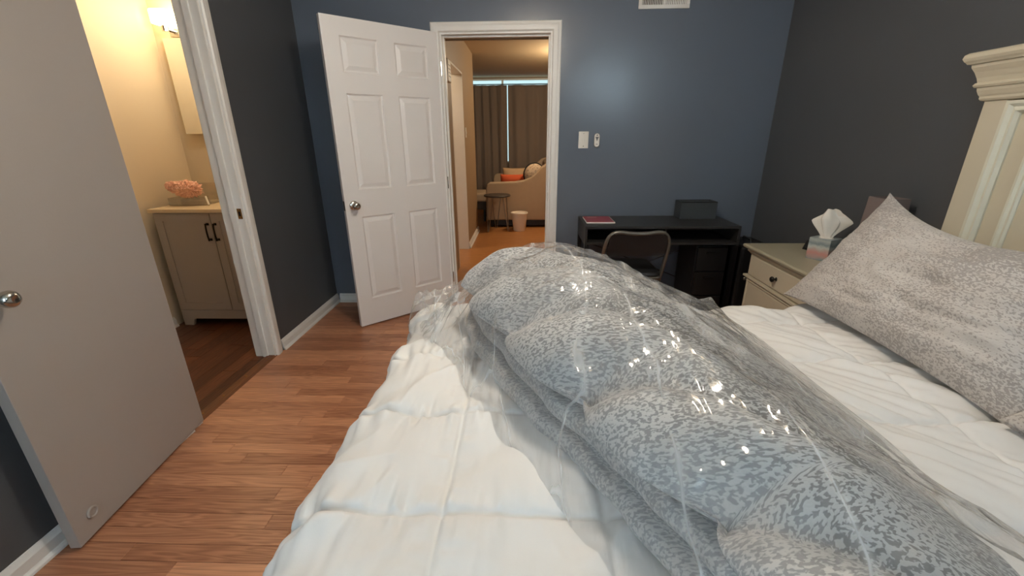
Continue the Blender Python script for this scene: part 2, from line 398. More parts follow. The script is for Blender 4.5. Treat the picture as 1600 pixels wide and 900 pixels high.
# far wall (door opening to the hall)
m = MB()
m.box((XL - 0.12, YF, 0), (DX0, YF + TW, ZC)); m.box((DX1, YF, 0), (XR + 0.12, YF + TW, ZC)); m.box((DX0, YF, DZ), (DX1, YF + TW, ZC))
struct(m.build('wall_far', None, mats=['paint_slate_blue', 'paint_tan'], facemat=lambda p: 1 if p.normal.y > 0.5 else 0),
       'slate blue painted wall with the open doorway, behind the black desk', 'wall')
# left wall (bathroom doorway)
m = MB()
m.box((XL - 0.12, YB, 0), (XL, BY0, ZC)); m.box((XL - 0.12, BY1, 0), (XL, YF, ZC)); m.box((XL - 0.12, BY0, DZ), (XL, BY1, ZC))
struct(m.build('wall_left', None, mats=['paint_charcoal', 'paint_cream'], facemat=lambda p: 1 if p.normal.x < -0.5 else 0),
       'dark charcoal painted wall with the bathroom doorway', 'wall')
struct(box('wall_right', 'paint_charcoal', (XR, YB, 0), (XR + 0.12, YF, ZC)), 'dark charcoal painted wall behind the cream headboard', 'wall')
# back wall with two windows
ax0, ax1, az0, az1 = WIN_A; bx0, bx1, bz0, bz1 = WIN_B
m = MB(); y0, y1 = YB - 0.14, YB
m.box((XL - 0.12, y0, 0), (ax0, y1, ZC)); m.box((ax1, y0, 0), (bx0, y1, ZC)); m.box((bx1, y0, 0), (XR + 0.12, y1, ZC))
m.box((ax0, y0, 0), (ax1, y1, az0)); m.box((ax0, y0, az1), (ax1, y1, ZC)); m.box((bx0, y0, 0), (bx1, y1, bz0)); m.box((bx0, y0, bz1), (bx1, y1, ZC))
struct(m.build('wall_back', 'paint_charcoal'), 'dark charcoal painted wall with two windows', 'wall')
struct(box('ceiling', 'paint_ceiling', (XL - 0.12, YB - 0.14, ZC), (XR + 0.12, YF + 0.02, ZC + 0.1)), 'white textured bedroom ceiling', 'ceiling')
def window(name, x0, x1, z0, z1, y, label, mull=1, t=0.05):
    e = thing(name, label, 'window', ((x0 + x1) / 2, y, z0), kind='structure'); ox, oz = (x0 + x1) / 2, z0
    W, H = (x1 - x0) / 2, z1 - z0
    f = MB(); f.box((-W, -0.03, 0), (-W + t, 0.03, H)); f.box((W - t, -0.03, 0), (W, 0.03, H)); f.box((-W + t, -0.03, 0), (W - t, 0.03, t)); f.box((-W + t, -0.03, H - t), (W - t, 0.03, H))
    f.build('window_frame', 'trim_white', e)
    for k in range(mull):
        x = -W + (k + 1) * 2 * W / (mull + 1)
        box('mullion', 'trim_white', (x - 0.018, -0.02, t), (x + 0.018, 0.02, H - t), e)
    for k in range(mull + 1):
        xa = -W + k * 2 * W / (mull + 1); xb = -W + (k + 1) * 2 * W / (mull + 1)
        box('pane', 'window_glass', (xa + 0.02, -0.003, 0.03), (xb - 0.02, 0.003, H - 0.03), e)
    return e
window('window_1', ax0, ax1, az0, az1, YB - 0.09, 'white framed window with two panes in the charcoal wall')
window('window_2', bx0, bx1, bz0, bz1, YB - 0.09, 'small high window set near the ceiling')

# ------------------------------------------------------------------ bedroom floor: laminate planks
SW = 0.065
fl = struct(box('floor', 'laminate_oak_field', (XL - 0.06, YB - 0.02, -0.06), (XR + 0.02, YF + 0.06, -0.0085)), 'warm oak laminate floor laid in narrow planks', 'floor')
lens = [0.46, 0.58, 0.70, 0.84, 0.98]
def plank_mesh(L, W, name, mt, ax):
    a = MB(); h = 0.008; c = 0.0012
    def r(x0, y0, x1, y1, z): return [(x0, y0, z), (x1, y0, z), (x1, y1, z), (x0, y1, z)] if ax == 'X' else [(y0, x0, z), (y0, x1, z), (y1, x1, z), (y1, x0, z)]
    g = 0.0004
    a.loft([r(g, g, L - g, W - g, -h), r(g, g, L - g, W - g, -c), r(g + c, g + c, L - g - c, W - g - c, 0.0)])
    o = a.build(name, mt); me = o.data; bpy.data.objects.remove(o); return me
PM = {}
def clipL(L): return round(max(0.04, L), 3)
def get_plank(L, mt='laminate_oak', ax='X', W=SW):
    k = (clipL(L), mt, ax, W)
    if k not in PM: PM[k] = plank_mesh(k[0], W, 'plank', mt, ax)
    return PM[k]
field = MB()
rows = int(math.ceil((YF + 0.02 - YB) / SW))
rp = random.Random(3)
for r in range(rows):
    y = YF + 0.012 - (r + 1) * SW
    x = XL + 0.002 - rp.choice([0, 0.1, 0.2, 0.3])
    while x < XR:
        L = rp.choice(lens); x0 = max(x, XL + 0.002); x1 = min(x + L, XR - 0.002)
        if x1 - x0 > 0.03:
            vis = (y + SW > 0.72) and x0 < -0.30 and x0 < (-0.62 + 0.12 * 1 if y < 1.6 else -0.30 if y < 2.4 else 0.15)
            if y > 2.95 and x0 > -0.55: vis = False
            if vis:
                o = bpy.data.objects.new('plank', get_plank(x1 - x0)); COL.objects.link(o); o.parent = fl; o.location = (x0, y, 0)
            else:
                field.box((x0 + 0.0004, y + 0.0004, -0.008), (x1 - 0.0004, y + SW - 0.0004, 0.0))
        x += L
tag(field.build('plank_field', 'laminate_oak_field', fl), kind='stuff')

# bathroom floor: darker planks running away from the doorway
BXL, BXR, BYN, BYF = -2.67, XL - 0.12, 0.9, YF
bf = struct(box('floor_bathroom', 'laminate_walnut', (BXL - 0.05, BYN - 0.05, -0.06), (BXR + 0.12, BYF + 0.02, -0.0085)), 'darker brown plank floor inside the bathroom', 'floor')
x = BXL; k = 0
while x < XL - 0.07:
    y = BYN - random.random() * 0.5
    while y < BYF:
        L = random.choice([0.7, 0.9, 1.1]); ya, yb = max(y, BYN), min(y + L, BYF)
        W = min(0.09, XL - 0.062 - x)
        if yb - ya > 0.05 and W > 0.01:
            o = bpy.data.objects.new('plank', get_plank(yb - ya, 'laminate_walnut', 'Y', round(W, 3))); COL.objects.link(o); o.parent = bf; o.location = (x, ya, 0)
        y += L
    x += 0.09; k += 1
# threshold strip between the two floors
t = thing('trim_3', 'worn wooden threshold strip with brass screws in the bathroom doorway', 'threshold', (XL - 0.03, BY0, 0), kind='structure')
MB().prism([(-0.035, 0), (0.035, 0), (0.022, 0.009), (-0.022, 0.009)], (0, 0), 'Y', 0.004, BY1 - BY0 - 0.004).build('strip', 'threshold_oak', t)
for yy in (0.06, 0.22, 0.42, 0.63):
    MB().lathe([(0.006, 0), (0.006, 0.0012), (0.003, 0.002)], (0, yy, 0.0085), n=12).build('screw', 'old_brass', t)

# ------------------------------------------------------------------ baseboards
def bb_prof(h=0.075, d=0.014): return [(0, 0), (d, 0), (d, h * 0.72), (d * 0.75, h * 0.80), (d * 0.45, h * 0.93), (d * 0.3, h), (0, h)]
def baseboard(name, a, b, nrm, label):
    """a,b: floor end points on the wall; nrm: direction into the room"""
    a, b = Vector((*a, 0)), Vector((*b, 0)); n = Vector((*nrm, 0)); P = bb_prof()
    r = lambda o: [o + n * d + Vector((0, 0, z + 0.0005)) for d, z in P]
    sh = [(0, 0), (0.026, 0), (0.024, 0.009), (0.018, 0.016), (0.0145, 0.018), (0, 0.018)]
    q = MB().loft([r(a), r(b)]); o = q.build(name, 'trim_white')
    s_ = MB().loft([[p0 + n * d + Vector((0, 0, z + 0.0005)) for d, z in sh] for p0 in (a, b)]); s_.build('shoe_moulding', 'trim_white', o)
    return struct(o, label, 'baseboard')
baseboard('baseboard_left', (XL, BY1 + 0.068), (XL, YF - 0.001), (1, 0), 'scuffed white baseboard between the bathroom doorway and the corner')
baseboard('baseboard_left_near', (XL, YB), (XL, BY0 - 0.068), (1, 0), 'white baseboard behind the flat grey door')
baseboard('baseboard_far', (XL + 0.027, YF), (-0.690, YF), (0, -1), 'white baseboard behind the open six-panel door')
baseboard('baseboard_far_right', (0.258, YF), (XR - 0.027, YF), (0, -1), 'white baseboard under the black desk')
baseboard('baseboard_right', (XR, YB), (XR, YF), (-1, 0), 'white baseboard along the wall behind the bed')

# ------------------------------------------------------------------ door frames (jambs, stops, casings)
def casing_prof(w=0.062, t=0.016): return [(0, 0), (0, t * 0.6), (w * 0.12, t), (w * 0.55, t * 0.95), (w * 0.75, t * 0.75), (w * 0.92, t * 0.7), (w, t * 0.45), (w, 0)]
def frame_far():
    e = thing('trim_1', 'white painted door casing around the doorway to the hall', 'door frame', (0, YF, 0), kind='structure')
    P = casing_prof(); R = 0.006
    def leg(x, sgn, name='casing'):
        a = MB(); pts = lambda z, ext: [(x + sgn * (R * -1 + d), -t_, z + (d if ext else 0)) for d, t_ in P]
        a.loft([pts(0.0, False), pts(DZ - R, True)]); return a.build(name, 'trim_white', e)
    # the opening side of the profile is the thin outer lip; mirror so that the thick edge is outside
    leg(DX0, -1); leg(DX1, 1)
    a = MB(); a.loft([[(DX0 + R - d, -t_, DZ - R + d) for d, t_ in P], [(DX1 - R + d, -t_, DZ - R + d) for d, t_ in P]]); a.build('casing', 'trim_white', e)
    J = 0.019
    box('jamb', 'trim_white', (DX0, 0.0005, 0), (DX0 + J, TW, DZ), e); box('jamb', 'trim_white', (DX1 - J, 0.0005, 0), (DX1, TW, DZ), e)
    box('head_jamb', 'trim_white', (DX0 + J, 0.0005, DZ - J), (DX1 - J, TW, DZ), e)
    S = 0.012
    box('stop', 'trim_white', (DX0 + J, 0.045, 0), (DX0 + J + S, 0.08, DZ - J - S), e); box('stop', 'trim_white', (DX1 - J - S, 0.045, 0), (DX1 - J, 0.08, DZ - J - S), e)
    box('stop', 'trim_white', (DX0 + J, 0.045, DZ - J - S), (DX1 - J, 0.08, DZ - J), e)
    box('strike_plate', 'satin_nickel', (DX1 - J - 0.0015, 0.008, 0.86), (DX1 - J + 0.001, 0.036, 0.93), e)
    # hall-side head casing, seen from below as a dark band
    box('hall_casing', 'paint_tan', (DX0 - 0.05, TW, DZ - J - 0.012), (DX1 + 0.05, TW + 0.016, DZ + 0.05), e)
frame_far()
def frame_bath():
    e = thing('trim_2', 'worn white door casing around the bathroom doorway', 'door frame', (XL, 0, 0), kind='structure')
    P = casing_prof(0.06, 0.016); R = 0.004
    a = MB(); pts = lambda z, ext: [(t_, BY1 - R + d, z + (d if ext else 0)) for d, t_ in P]
    a.loft([pts(0, False), pts(DZ - R, True)]); a.build('casing', 'trim_white', e)
    a = MB(); pts2 = lambda z, ext: [(t_, BY0 + R - d, z + (d if ext else 0)) for d, t_ in P]
    a.loft([pts2(0, False), pts2(DZ - R, True)]); a.build('casing', 'trim_white', e)
    a = MB(); a.loft([[(t_, BY0 + R - d, DZ - R + d) for d, t_ in P], [(t_, BY1 - R + d, DZ - R + d) for d, t_ in P]]); a.build('casing', 'trim_white', e)
    J = 0.018; x0, x1 = -0.128, -0.0005
    box('jamb', 'trim_white', (x0, BY1 - J, 0), (x1, BY1, DZ), e); box('jamb', 'trim_white', (x0, BY0, 0), (x1, BY0 + J, DZ), e)
    box('head_jamb', 'trim_white', (x0, BY0 + J, DZ - J), (x1, BY1 - J, DZ), e)
    box('stop', 'trim_white', (-0.078, BY1 - J - 0.011, 0.0), (-0.042, BY1 - J, DZ - J), e, bevel=0.003)
    box('stop', 'trim_white', (-0.078, BY0 + J, 0.0), (-0.042, BY0 + J + 0.011, DZ - J), e, bevel=0.003)
    st = box('strike_plate', 'old_brass', (-0.037, BY1 - J - 0.0018, 0.905), (-0.012, BY1 - J, 0.965), e)
    tag(st, 'tarnished brass strike plate')
    box('latch_hole', 'black_void', (-0.030, BY1 - J - 0.0022, 0.922), (-0.020, BY1 - J - 0.0017, 0.948), st)
    for z in (0.911, 0.959):
        MB().lathe([(0.0032, 0), (0.003, -0.0012)], (-0.0245, BY1 - J - 0.0017, z), 'Y', 10).build('screw', 'satin_nickel', st)
    # bathroom-side casing
    box('casing', 'trim_white', (x0 - 0.012, BY1 - 0.004, 0), (x0 + 0.008, BY1 + 0.056, DZ + 0.05), e)
frame_bath()

# ------------------------------------------------------------------ door_1: flat bathroom door folded back against the wall
def knob(parent, u, z, face, sgn, r=0.026):
    """rose + neck + ball, axis along local Y; face = y of the door face, sgn = outward direction"""
    k = MB().lathe([(0.0, 0), (0.030, 0.0), (0.031, 0.003), (0.026, 0.008), (0.013, 0.011), (0.011, 0.018), (0.012, 0.028), (0.019, 0.033), (r * 0.93, 0.041),
                    (r, 0.050), (r * 0.94, 0.060), (r * 0.72, 0.067), (r * 0.45, 0.069), (r * 0.42, 0.067), (0.0, 0.066)], (0, 0, 0), 'Y', 28)
    if sgn < 0: k.v = [(a, -b, c) for a, b, c in k.v]
    k.v = [(a + u, b + face, c + z) for a, b, c in k.v]
    return k.build('door_knob', 'satin_nickel', parent, smooth=True)
HX, HY = XL + 0.020, 1.7225; FX, FY = -1.537, 1.025
ang1 = math.atan2(FY - HY, FX - HX); W1 = math.hypot(FX - HX, FY - HY)
d1 = thing('door_1', 'flat grey-white slab door folded back against the charcoal wall', 'door', (HX, HY, 0.012), ang1, kind='structure')
# local x: hinge -> free edge; visible face on local +y? (normal pointing to +X world)
# world +X normal: rotate local (0,1) by ang1
ny = Vector((-math.sin(ang1), math.cos(ang1))); sg = 1 if ny.x > 0 else -1
t0, t1 = (0, -0.035 * sg)
box('slab', 'door_flat_grey', (0, min(t0, t1), 0), (W1, max(t0, t1), 2.03), d1, bevel=0.0015)
knob(d1, W1 - 0.062, 0.90, 0.0, sg)
knob(d1, W1 - 0.062, 0.90, -0.035 * sg, -sg, 0.02)
lp = box('latch_plate', 'satin_nickel', (W1 - 0.0005, -0.030 * sg if sg > 0 else 0.006, 0.87), (W1 + 0.0012, -0.006 * sg if sg > 0 else 0.030, 0.93), d1)
rb = MB().lathe([(0.0, 0), (0.021, 0), (0.022, 0.004), (0.020, 0.007), (0.016, 0.008), (0.013, 0.0045), (0.0, 0.004)], (W1 - 0.075, 0, 0.082), 'Y', 24)
if sg < 0: rb.v = [(a, -b, c) for a, b, c in rb.v]
rbo = rb.build('bumper_ring', 'door_flat_grey', d1, smooth=True)
for z in (0.22, 1.0, 1.80):
    MB().cyl((-0.003, -0.031 * sg, z - 0.045), (-0.003, -0.031 * sg, z + 0.045), 0.004, n=10).build('hinge', 'door_flat_grey', d1)

# ------------------------------------------------------------------ door_2: white six-panel door standing open
ang2 = 0.7292; W2 = 0.815
d2 = thing('door_2', 'white six-panel door standing open beside the hall doorway', 'door', (DX0 + 0.003, YF - 0.004, 0.012), PI + ang2, kind='structure')
# local x: hinge -> free edge, visible face towards local +y (rotated: camera side), thickness behind
ny = Vector((-math.sin(PI + ang2), math.cos(PI + ang2)))
sg = 1 if ny.dot(Vector((0.3, -1))) > 0 else -1
T = 0.035
def yb(a, b):  # depth range measured from the visible face backwards
    lo, hi = -a * sg, -b * sg
    return (min(lo, hi), max(lo, hi))
cols = [(0.105, 0.350), (0.465, 0.710)]; rws = [(0.203, 0.813), (0.998, 1.603), (1.723, 1.928)]
fr = MB(); ya, ybk = yb(0, T)
for (x0, x1) in ((0, cols[0][0]), (cols[0][1], cols[1][0]), (cols[1][1], W2)): fr.box((x0, ya, 0), (x1, ybk, 2.03))
zz = [0, rws[0][0], rws[0][1], rws[1][0], rws[1][1], rws[2][0], rws[2][1], 2.03]
for c in cols:
    for i in range(0, 8, 2): fr.box((c[0], ya, zz[i]), (c[1], ybk, zz[i + 1]))
fr.build('door_frame', 'door_white', d2)
for c in cols:
    for r in rws:
        a = MB()
        def rect(i, dpt): return [(c[0] + i, -dpt * sg, r[0] + i), (c[1] - i, -dpt * sg, r[0] + i), (c[1] - i, -dpt * sg, r[1] - i), (c[0] + i, -dpt * sg, r[1] - i)]
        a.loft([rect(0, T - 0.001), rect(0, 0.0005), rect(0.007, 0.0085), rect(0.013, 0.010), rect(0.018, 0.0085), rect(0.040, 0.0015), rect(0.043, 0.0015)])
        a.build('panel', 'door_white', d2)
knob(d2, W2 - 0.060, 0.898, 0.0, sg, 0.027); knob(d2, W2 - 0.060, 0.898, -T * sg, -sg, 0.027)
y_a, y_b = yb(0.006, 0.029)
box('latch_plate', 'dark_bronze', (W2 - 0.0004, y_a, 0.865), (W2 + 0.0012, y_b, 0.930), d2)
for z in (0.22, 1.0, 1.80): MB().cyl((-0.003, -0.004 * sg * -1, z - 0.045), (-0.003, 0.004 * sg, z + 0.045), 0.006, n=10).build('hinge', 'satin_nickel', d2)

# ================================================================== BATHROOM
struct(box('wall_bathroom_left', 'paint_cream', (BXL - 0.1, BYN - 0.1, 0), (BXL, BYF + 0.1, ZC)), 'warm cream bathroom wall beside the vanity', 'wall')
struct(box('wall_bathroom_back', 'paint_cream', (BXL, BYF, 0), (BXR, BYF + 0.1, ZC)), 'warm cream bathroom wall with the mirror', 'wall')
struct(box('wall_bathroom_front', 'paint_cream', (BXL, BYN - 0.1, 0), (BXR, BYN, ZC)), 'cream bathroom wall opposite the mirror', 'wall')
struct(box('ceiling_bathroom', 'paint_ceiling', (BXL - 0.1, BYN - 0.1, ZC), (BXR, BYF + 0.1, ZC + 0.1)), 'white bathroom ceiling', 'ceiling')
baseboard('baseboard_bathroom', (BXL, BYN), (BXL, 2.86), (1, 0), 'cream baseboard beside the vanity')
VX0, VX1, VY0, VZ = -2.615, -1.80, 2.875, 0.865
v = thing('bathroom_vanity', 'greige two-door bathroom vanity with bracket feet', 'vanity', (VX0, VY0, 0))
VW, VD = VX1 - VX0, BYF - 0.005 - VY0
bd = MB(); bd.box((0, 0.02, 0.10), (0.018, VD, VZ)); bd.box((VW - 0.018, 0.02, 0.10), (VW, VD, VZ)); bd.box((0.018, 0.02, 0.10), (VW - 0.018, VD, 0.118)); bd.box((0.018, VD - 0.01, 0.118), (VW - 0.018, VD, VZ))
bd.build('body', 'vanity_greige', v)
apr = MB().prism([(0, 0.0), (0.07, 0.0), (0.085, 0.045), (0.10, 0.055), (VW - 0.10, 0.055), (VW - 0.085, 0.045), (VW - 0.07, 0.0), (VW, 0.0), (VW, 0.125), (0, 0.125)], (0, 0), 'Y', 0.004, 0.024)
apr.build('bracket_foot_apron', 'vanity_greige', v)
MB().box((0, VD - 0.03, 0), (0.05, VD, 0.10)).build('foot', 'vanity_greige', v); MB().box((VW - 0.05, VD - 0.03, 0), (VW, VD, 0.10)).build('foot', 'vanity_greige', v)
HW = VW / 2
for k in range(2):
    x0 = k * HW + 0.003; x1 = (k + 1) * HW - 0.003; z0, z1 = 0.130, VZ - 0.006
    dm = MB(); R = 0.055
    dm.box((x0, 0, z0), (x0 + R, 0.019, z1)); dm.box((x1 - R, 0, z0), (x1, 0.019, z1)); dm.box((x0 + R, 0, z0), (x1 - R, 0.019, z0 + R)); dm.box((x0 + R, 0, z1 - R), (x1 - R, 0.019, z1)); dm.box((x0 + R, 0.007, z0 + R), (x1 - R, 0.015, z1 - R))
    do = dm.build('door', 'vanity_greige', v)
    hx = HW - 0.028 if k == 0 else HW + 0.028
    hm = MB(); hm.box((hx - 0.008, -0.006, 0.775), (hx + 0.008, 0.0, 0.791)); hm.box((hx - 0.008, -0.006, 0.665), (hx + 0.008, 0.0, 0.681))
    hm.cyl((hx, -0.004, 0.783), (hx, -0.022, 0.783), 0.005, n=8); hm.cyl((hx, -0.004, 0.673), (hx, -0.022, 0.673), 0.005, n=8)
    hm.tube([(hx, -0.022, 0.790), (hx, -0.026, 0.76), (hx, -0.027, 0.728), (hx, -0.026, 0.70), (hx, -0.022, 0.666)], 0.0055, 8)
    tag(hm.build('handle', 'dark_bronze', do), 'dark bronze bar handle')
ct = thing('vanity_countertop', 'cream stone vanity top with a sunken basin', 'countertop', (VX0, VY0, VZ))
cm = MB(); a, b_ = -0.012, VW + 0.012
bx0_, bx1_, by0_, by1_ = 0.34, 0.74, 0.12, 0.42
cm.box((a, -0.018, 0.0), (bx0_, VD, 0.024)); cm.box((bx1_, -0.018, 0.0), (b_, VD, 0.024)); cm.box((bx0_, -0.018, 0.0), (bx1_, by0_, 0.024)); cm.box((bx0_, by1_, 0.0), (bx1_, VD, 0.024))
cm.build('slab', 'counter_cream', ct)
bs = MB(); rr = lambda s_, z: [(0.54 + 0.2 * s_ * math.cos(q * PI / 12), 0.27 + 0.15 * s_ * math.sin(q * PI / 12), z) for q in range(24)]
bs.loft([rr(1.42, 0.0242), rr(1.0, 0.0238), rr(0.92, 0.004), rr(0.6, 0.002), rr(0.1, 0.001)], cap=False); bs.build('basin', 'counter_cream', ct, smooth=True)
# medicine-cabinet mirror on the back wall
mc = thing('mirror_cabinet', 'tall frameless mirror cabinet above the vanity', 'mirror', (-2.585, BYF - 0.002, 1.385))
box('cabinet_body', 'paint_cream', (0, -0.035, 0), (0.56, 0, 0.64), mc); box('mirror_door', 'mirror_glass', (0, -0.042, 0), (0.56, -0.036, 0.64), mc)
# vanity light
lt = thing('vanity_light', 'glowing glass vanity light bar above the mirror', 'wall light', (-2.30, BYF - 0.002, 2.085))
box('back_plate', 'satin_nickel', (-0.24, -0.02, -0.05), (0.24, 0, 0.03), lt, bevel=0.004)
emit('lamp_glass', (255, 222, 165), 8.0)
for k, xx in enumerate((-0.22, 0.0, 0.22)):
    MB().cyl((xx, -0.015, -0.01), (xx, -0.075, -0.01), 0.012, n=12).build('arm', 'satin_nickel', lt)
    MB().cyl((xx, -0.075, -0.025), (xx, -0.075, 0.01), 0.022, n=14).build('socket', 'satin_nickel', lt)
    box('glass_shade', 'lamp_glass', (xx - 0.058, -0.125, 0.012), (xx + 0.058, -0.025, 0.105), lt, bevel=0.012, seg=3)
point('vanity_bulb', (-2.22, BYF - 0.32, 2.12), 6.0, (1.0, 0.88, 0.70), 0.06)
# things on the vanity top
zt = VZ + 0.0245
tr = thing('acrylic_organizer', 'clear acrylic organizer tray on the vanity top', 'organizer', (-2.545, 3.10, zt), 0.08)
am = MB(); X0, X1, Y0, Y1, h = -0.055, 0.20, -0.08, 0.12, 0.055
am.box((X0, Y0, 0), (X1, Y1, 0.003)); am.box((X0, Y0, 0.003), (X0 + 0.003, Y1, h)); am.box((X1 - 0.003, Y0, 0.003), (X1, Y1, h)); am.box((X0, Y0, 0.003), (X1, Y0 + 0.003, h)); am.box((X0, Y1 - 0.003, 0.003), (X1, Y1, h + 0.09))
am.build('tray', 'acrylic', tr)
for xx in (0.03, 0.11): box('divider', 'acrylic', (xx, Y0 + 0.004, 0.003), (xx + 0.003, Y1 - 0.004, h - 0.008), tr)
box('back_bin', 'acrylic', (X0 + 0.005, 0.04, h), (0.06, Y1 - 0.005, h + 0.10), tr)
def loofah():
    bm = bmesh.new(); bmesh.ops.create_icosphere(bm, subdivisions=5, radius=1.0)
    for q in bm.verts:
        p = q.co.copy(); n1 = noise.noise(p * 3.2); n2 = abs(noise.noise(p * 9.0)); n3 = abs(noise.noise(p * 21.0 + Vector((5, 1, 2))))
        k = 0.80 + 0.12 * n1 + 0.34 * n2 + 0.30 * n3
        q.co = Vector((p.x * 0.100, p.y * 0.068, p.z * 0.060)) * k
    for q in bm.verts:
        if q.co.x < -0.052: q.co.y *= 0.7; q.co.x *= 1.10
    me = bpy.data.meshes.new('puff'); bm.to_mesh(me); bm.free(); me.materials.append(MATS['loofah_coral'])
    return me
lf = thing('bath_puff', 'fluffy coral bath puff resting on the acrylic organizer', 'bath puff', (-2.455, 3.045, zt + 0.118), 0.1)
po = bpy.data.objects.new('puff', loofah()); COL.objects.link(po); po.parent = lf
pn = bpy.data.objects.new('gathered_end', po.data); COL.objects.link(pn); pn.parent = lf; pn.location = (-0.098, 0.0, 0.018); pn.scale = (0.42, 0.5, 0.62)
tag(MB().cyl((-2.338, 3.055, zt + 0.062), (-2.300, 3.02, zt + 0.007), 0.0065, n=10).build('brush_handle', 'paper_white'), 'white brush handle leaning off the acrylic organizer', 'brush')

# ================================================================== HALL AND LIVING ROOM
HXL = -0.715; HZ = 2.40; LYW = 8.75
YH = YF + TW
struct(box('floor_hall', 'laminate_honey', (-2.6, YF + 0.06, -0.06), (3.2, LYW + 0.1, 0.0)), 'honey coloured wood floor in the hall and living room', 'floor')
m = MB(); HO0, HO1, HOZ = 4.42, 5.24, 2.03
m.box((HXL - 0.12, YH, 0), (HXL, HO0, HZ)); m.box((HXL - 0.12, HO1, 0), (HXL, 6.34, HZ)); m.box((HXL - 0.12, HO0, HOZ), (HXL, HO1, HZ))
struct(m.build('wall_hall', 'paint_tan'), 'tan hall wall with a lit side doorway', 'wall')
struct(box('wall_hall_right', 'paint_tan', (1.05, YH, 0), (1.15, 5.4, HZ)), 'tan wall on the far side of the hall', 'wall')
struct(box('wall_living_right', 'paint_tan', (3.1, 5.3, 0), (3.2, LYW, HZ)), 'tan living room wall beyond the sofa', 'wall')
struct(box('wall_living_near', 'paint_tan', (1.15, 5.3, 0), (3.1, 5.4, HZ)), 'tan living room wall beside the hall', 'wall')
struct(box('wall_living_left', 'paint_tan', (-2.6, 6.34, 0), (-2.5, LYW, HZ)), 'tan living room wall past the ottoman', 'wall')
struct(box('ceiling_living', 'paint_ceiling_living', (-2.6, YH, HZ), (3.2, LYW + 0.1, HZ + 0.1)), 'textured ceiling of the hall and living room', 'ceiling')
# small lit room beside the hall
struct(box('wall_side_room', 'paint_cream', (-2.3, YH, 0), (-2.2, 6.24, HZ)), 'cream wall of the lit side room', 'wall')
struct(box('wall_side_room_end', 'paint_cream', (-2.2, 6.24, 0), (HXL - 0.12, 6.34, HZ)), 'cream end wall of the lit side room', 'wall')
struct(box('wall_side_room_near', 'paint_cream', (-2.2, YH, 0), (HXL - 0.12, YH + 0.05, HZ)), 'cream near wall of the lit side room', 'wall')
e = thing('trim_4', 'cream lining of the lit side doorway in the hall', 'door frame', (HXL, 0, 0), kind='structure')
box('jamb', 'trim_white', (-0.122, HO1 - 0.018, 0), (0.002, HO1, HOZ), e); box('jamb', 'trim_white', (-0.122, HO0, 0), (0.002, HO0 + 0.018, HOZ), e); box('head_jamb', 'trim_white', (-0.122, HO0 + 0.018, HOZ - 0.018), (0.002, HO1 - 0.018, HOZ), e)
baseboard('baseboard_hall', (HXL, HO1 + 0.005), (HXL, 6.34), (1, 0), 'cream baseboard along the tan hall wall')
# window wall
WX0, WX1, WZ0, WZ1 = -1.75, 2.2, 0.86, 2.385
m = MB(); m.box((-2.6, LYW, 0), (WX0, LYW + 0.12, HZ)); m.box((WX1, LYW, 0), (3.2, LYW + 0.12, HZ)); m.box((WX0, LYW, 0), (WX1, LYW + 0.12, WZ0)); m.box((WX0, LYW, WZ1), (WX1, LYW + 0.12, HZ))
struct(m.build('wall_window', 'paint_tan'), 'tan living room wall around the wide curtained window', 'wall')
window('window_3', WX0, WX1, WZ0, WZ1, LYW + 0.06, 'wide living room window showing pale daylight above the curtains', 2, 0.03)
def curtain(x0, x1, label):
    c = MB(); n = 120; zs = [0.06, 0.5, 1.0, 1.5, 1.95, 2.20, 2.257]
    rng = random.Random(int(x0 * 100)); ph = [rng.random() * 6 for _ in range(4)]
    rows_ = []
    for z in zs:
        r = []
        for i in range(n + 1):
            t_ = i / n; x_ = x0 + (x1 - x0) * t_
            amp = 0.026 * (1.0 - 0.35 * (z > 2.0))
            y_ = LYW - 0.11 + amp * math.sin(t_ * 62 + ph[0]) + 0.012 * math.sin(t_ * 23 + ph[1] + z) + 0.006 * math.sin(t_ * 141 + z * 2)
            r.append((x_, y_, z))
        rows_.append(r)
    base = 0
    for r in rows_: c.v += r
    k = n + 1
    for j in range(len(zs) - 1):
        for i in range(n): c.f.append((j * k + i, j * k + i + 1, (j + 1) * k + i + 1, (j + 1) * k + i))
    o = c.build('curtain', 'curtain_taupe', smooth=True, fix=False)
    sd = o.modifiers.new('thickness', 'SOLIDIFY'); sd.thickness = 0.003
    return tag(o, label, 'curtain', 'taupe curtains of the living room window')
curtain(-1.95, -0.345, 'taupe curtain panel between the hall corner and the bright slit'); curtain(-0.325, 2.35, 'taupe curtain panel hanging behind the sofa back')
rod = thing('curtain_rod', 'thin dark curtain rod across the living room window', 'curtain rod', (0.2, LYW - 0.11, 2.27))
MB().cyl((-2.2, 0, 0), (2.2, 0, 0), 0.009, n=10).build('rod', 'curtain_rod', rod)
for xx in (-2.1, 2.1): MB().cyl((xx, 0, 0), (xx, 0.11, 0), 0.006, n=8).build('bracket', 'curtain_rod', rod)

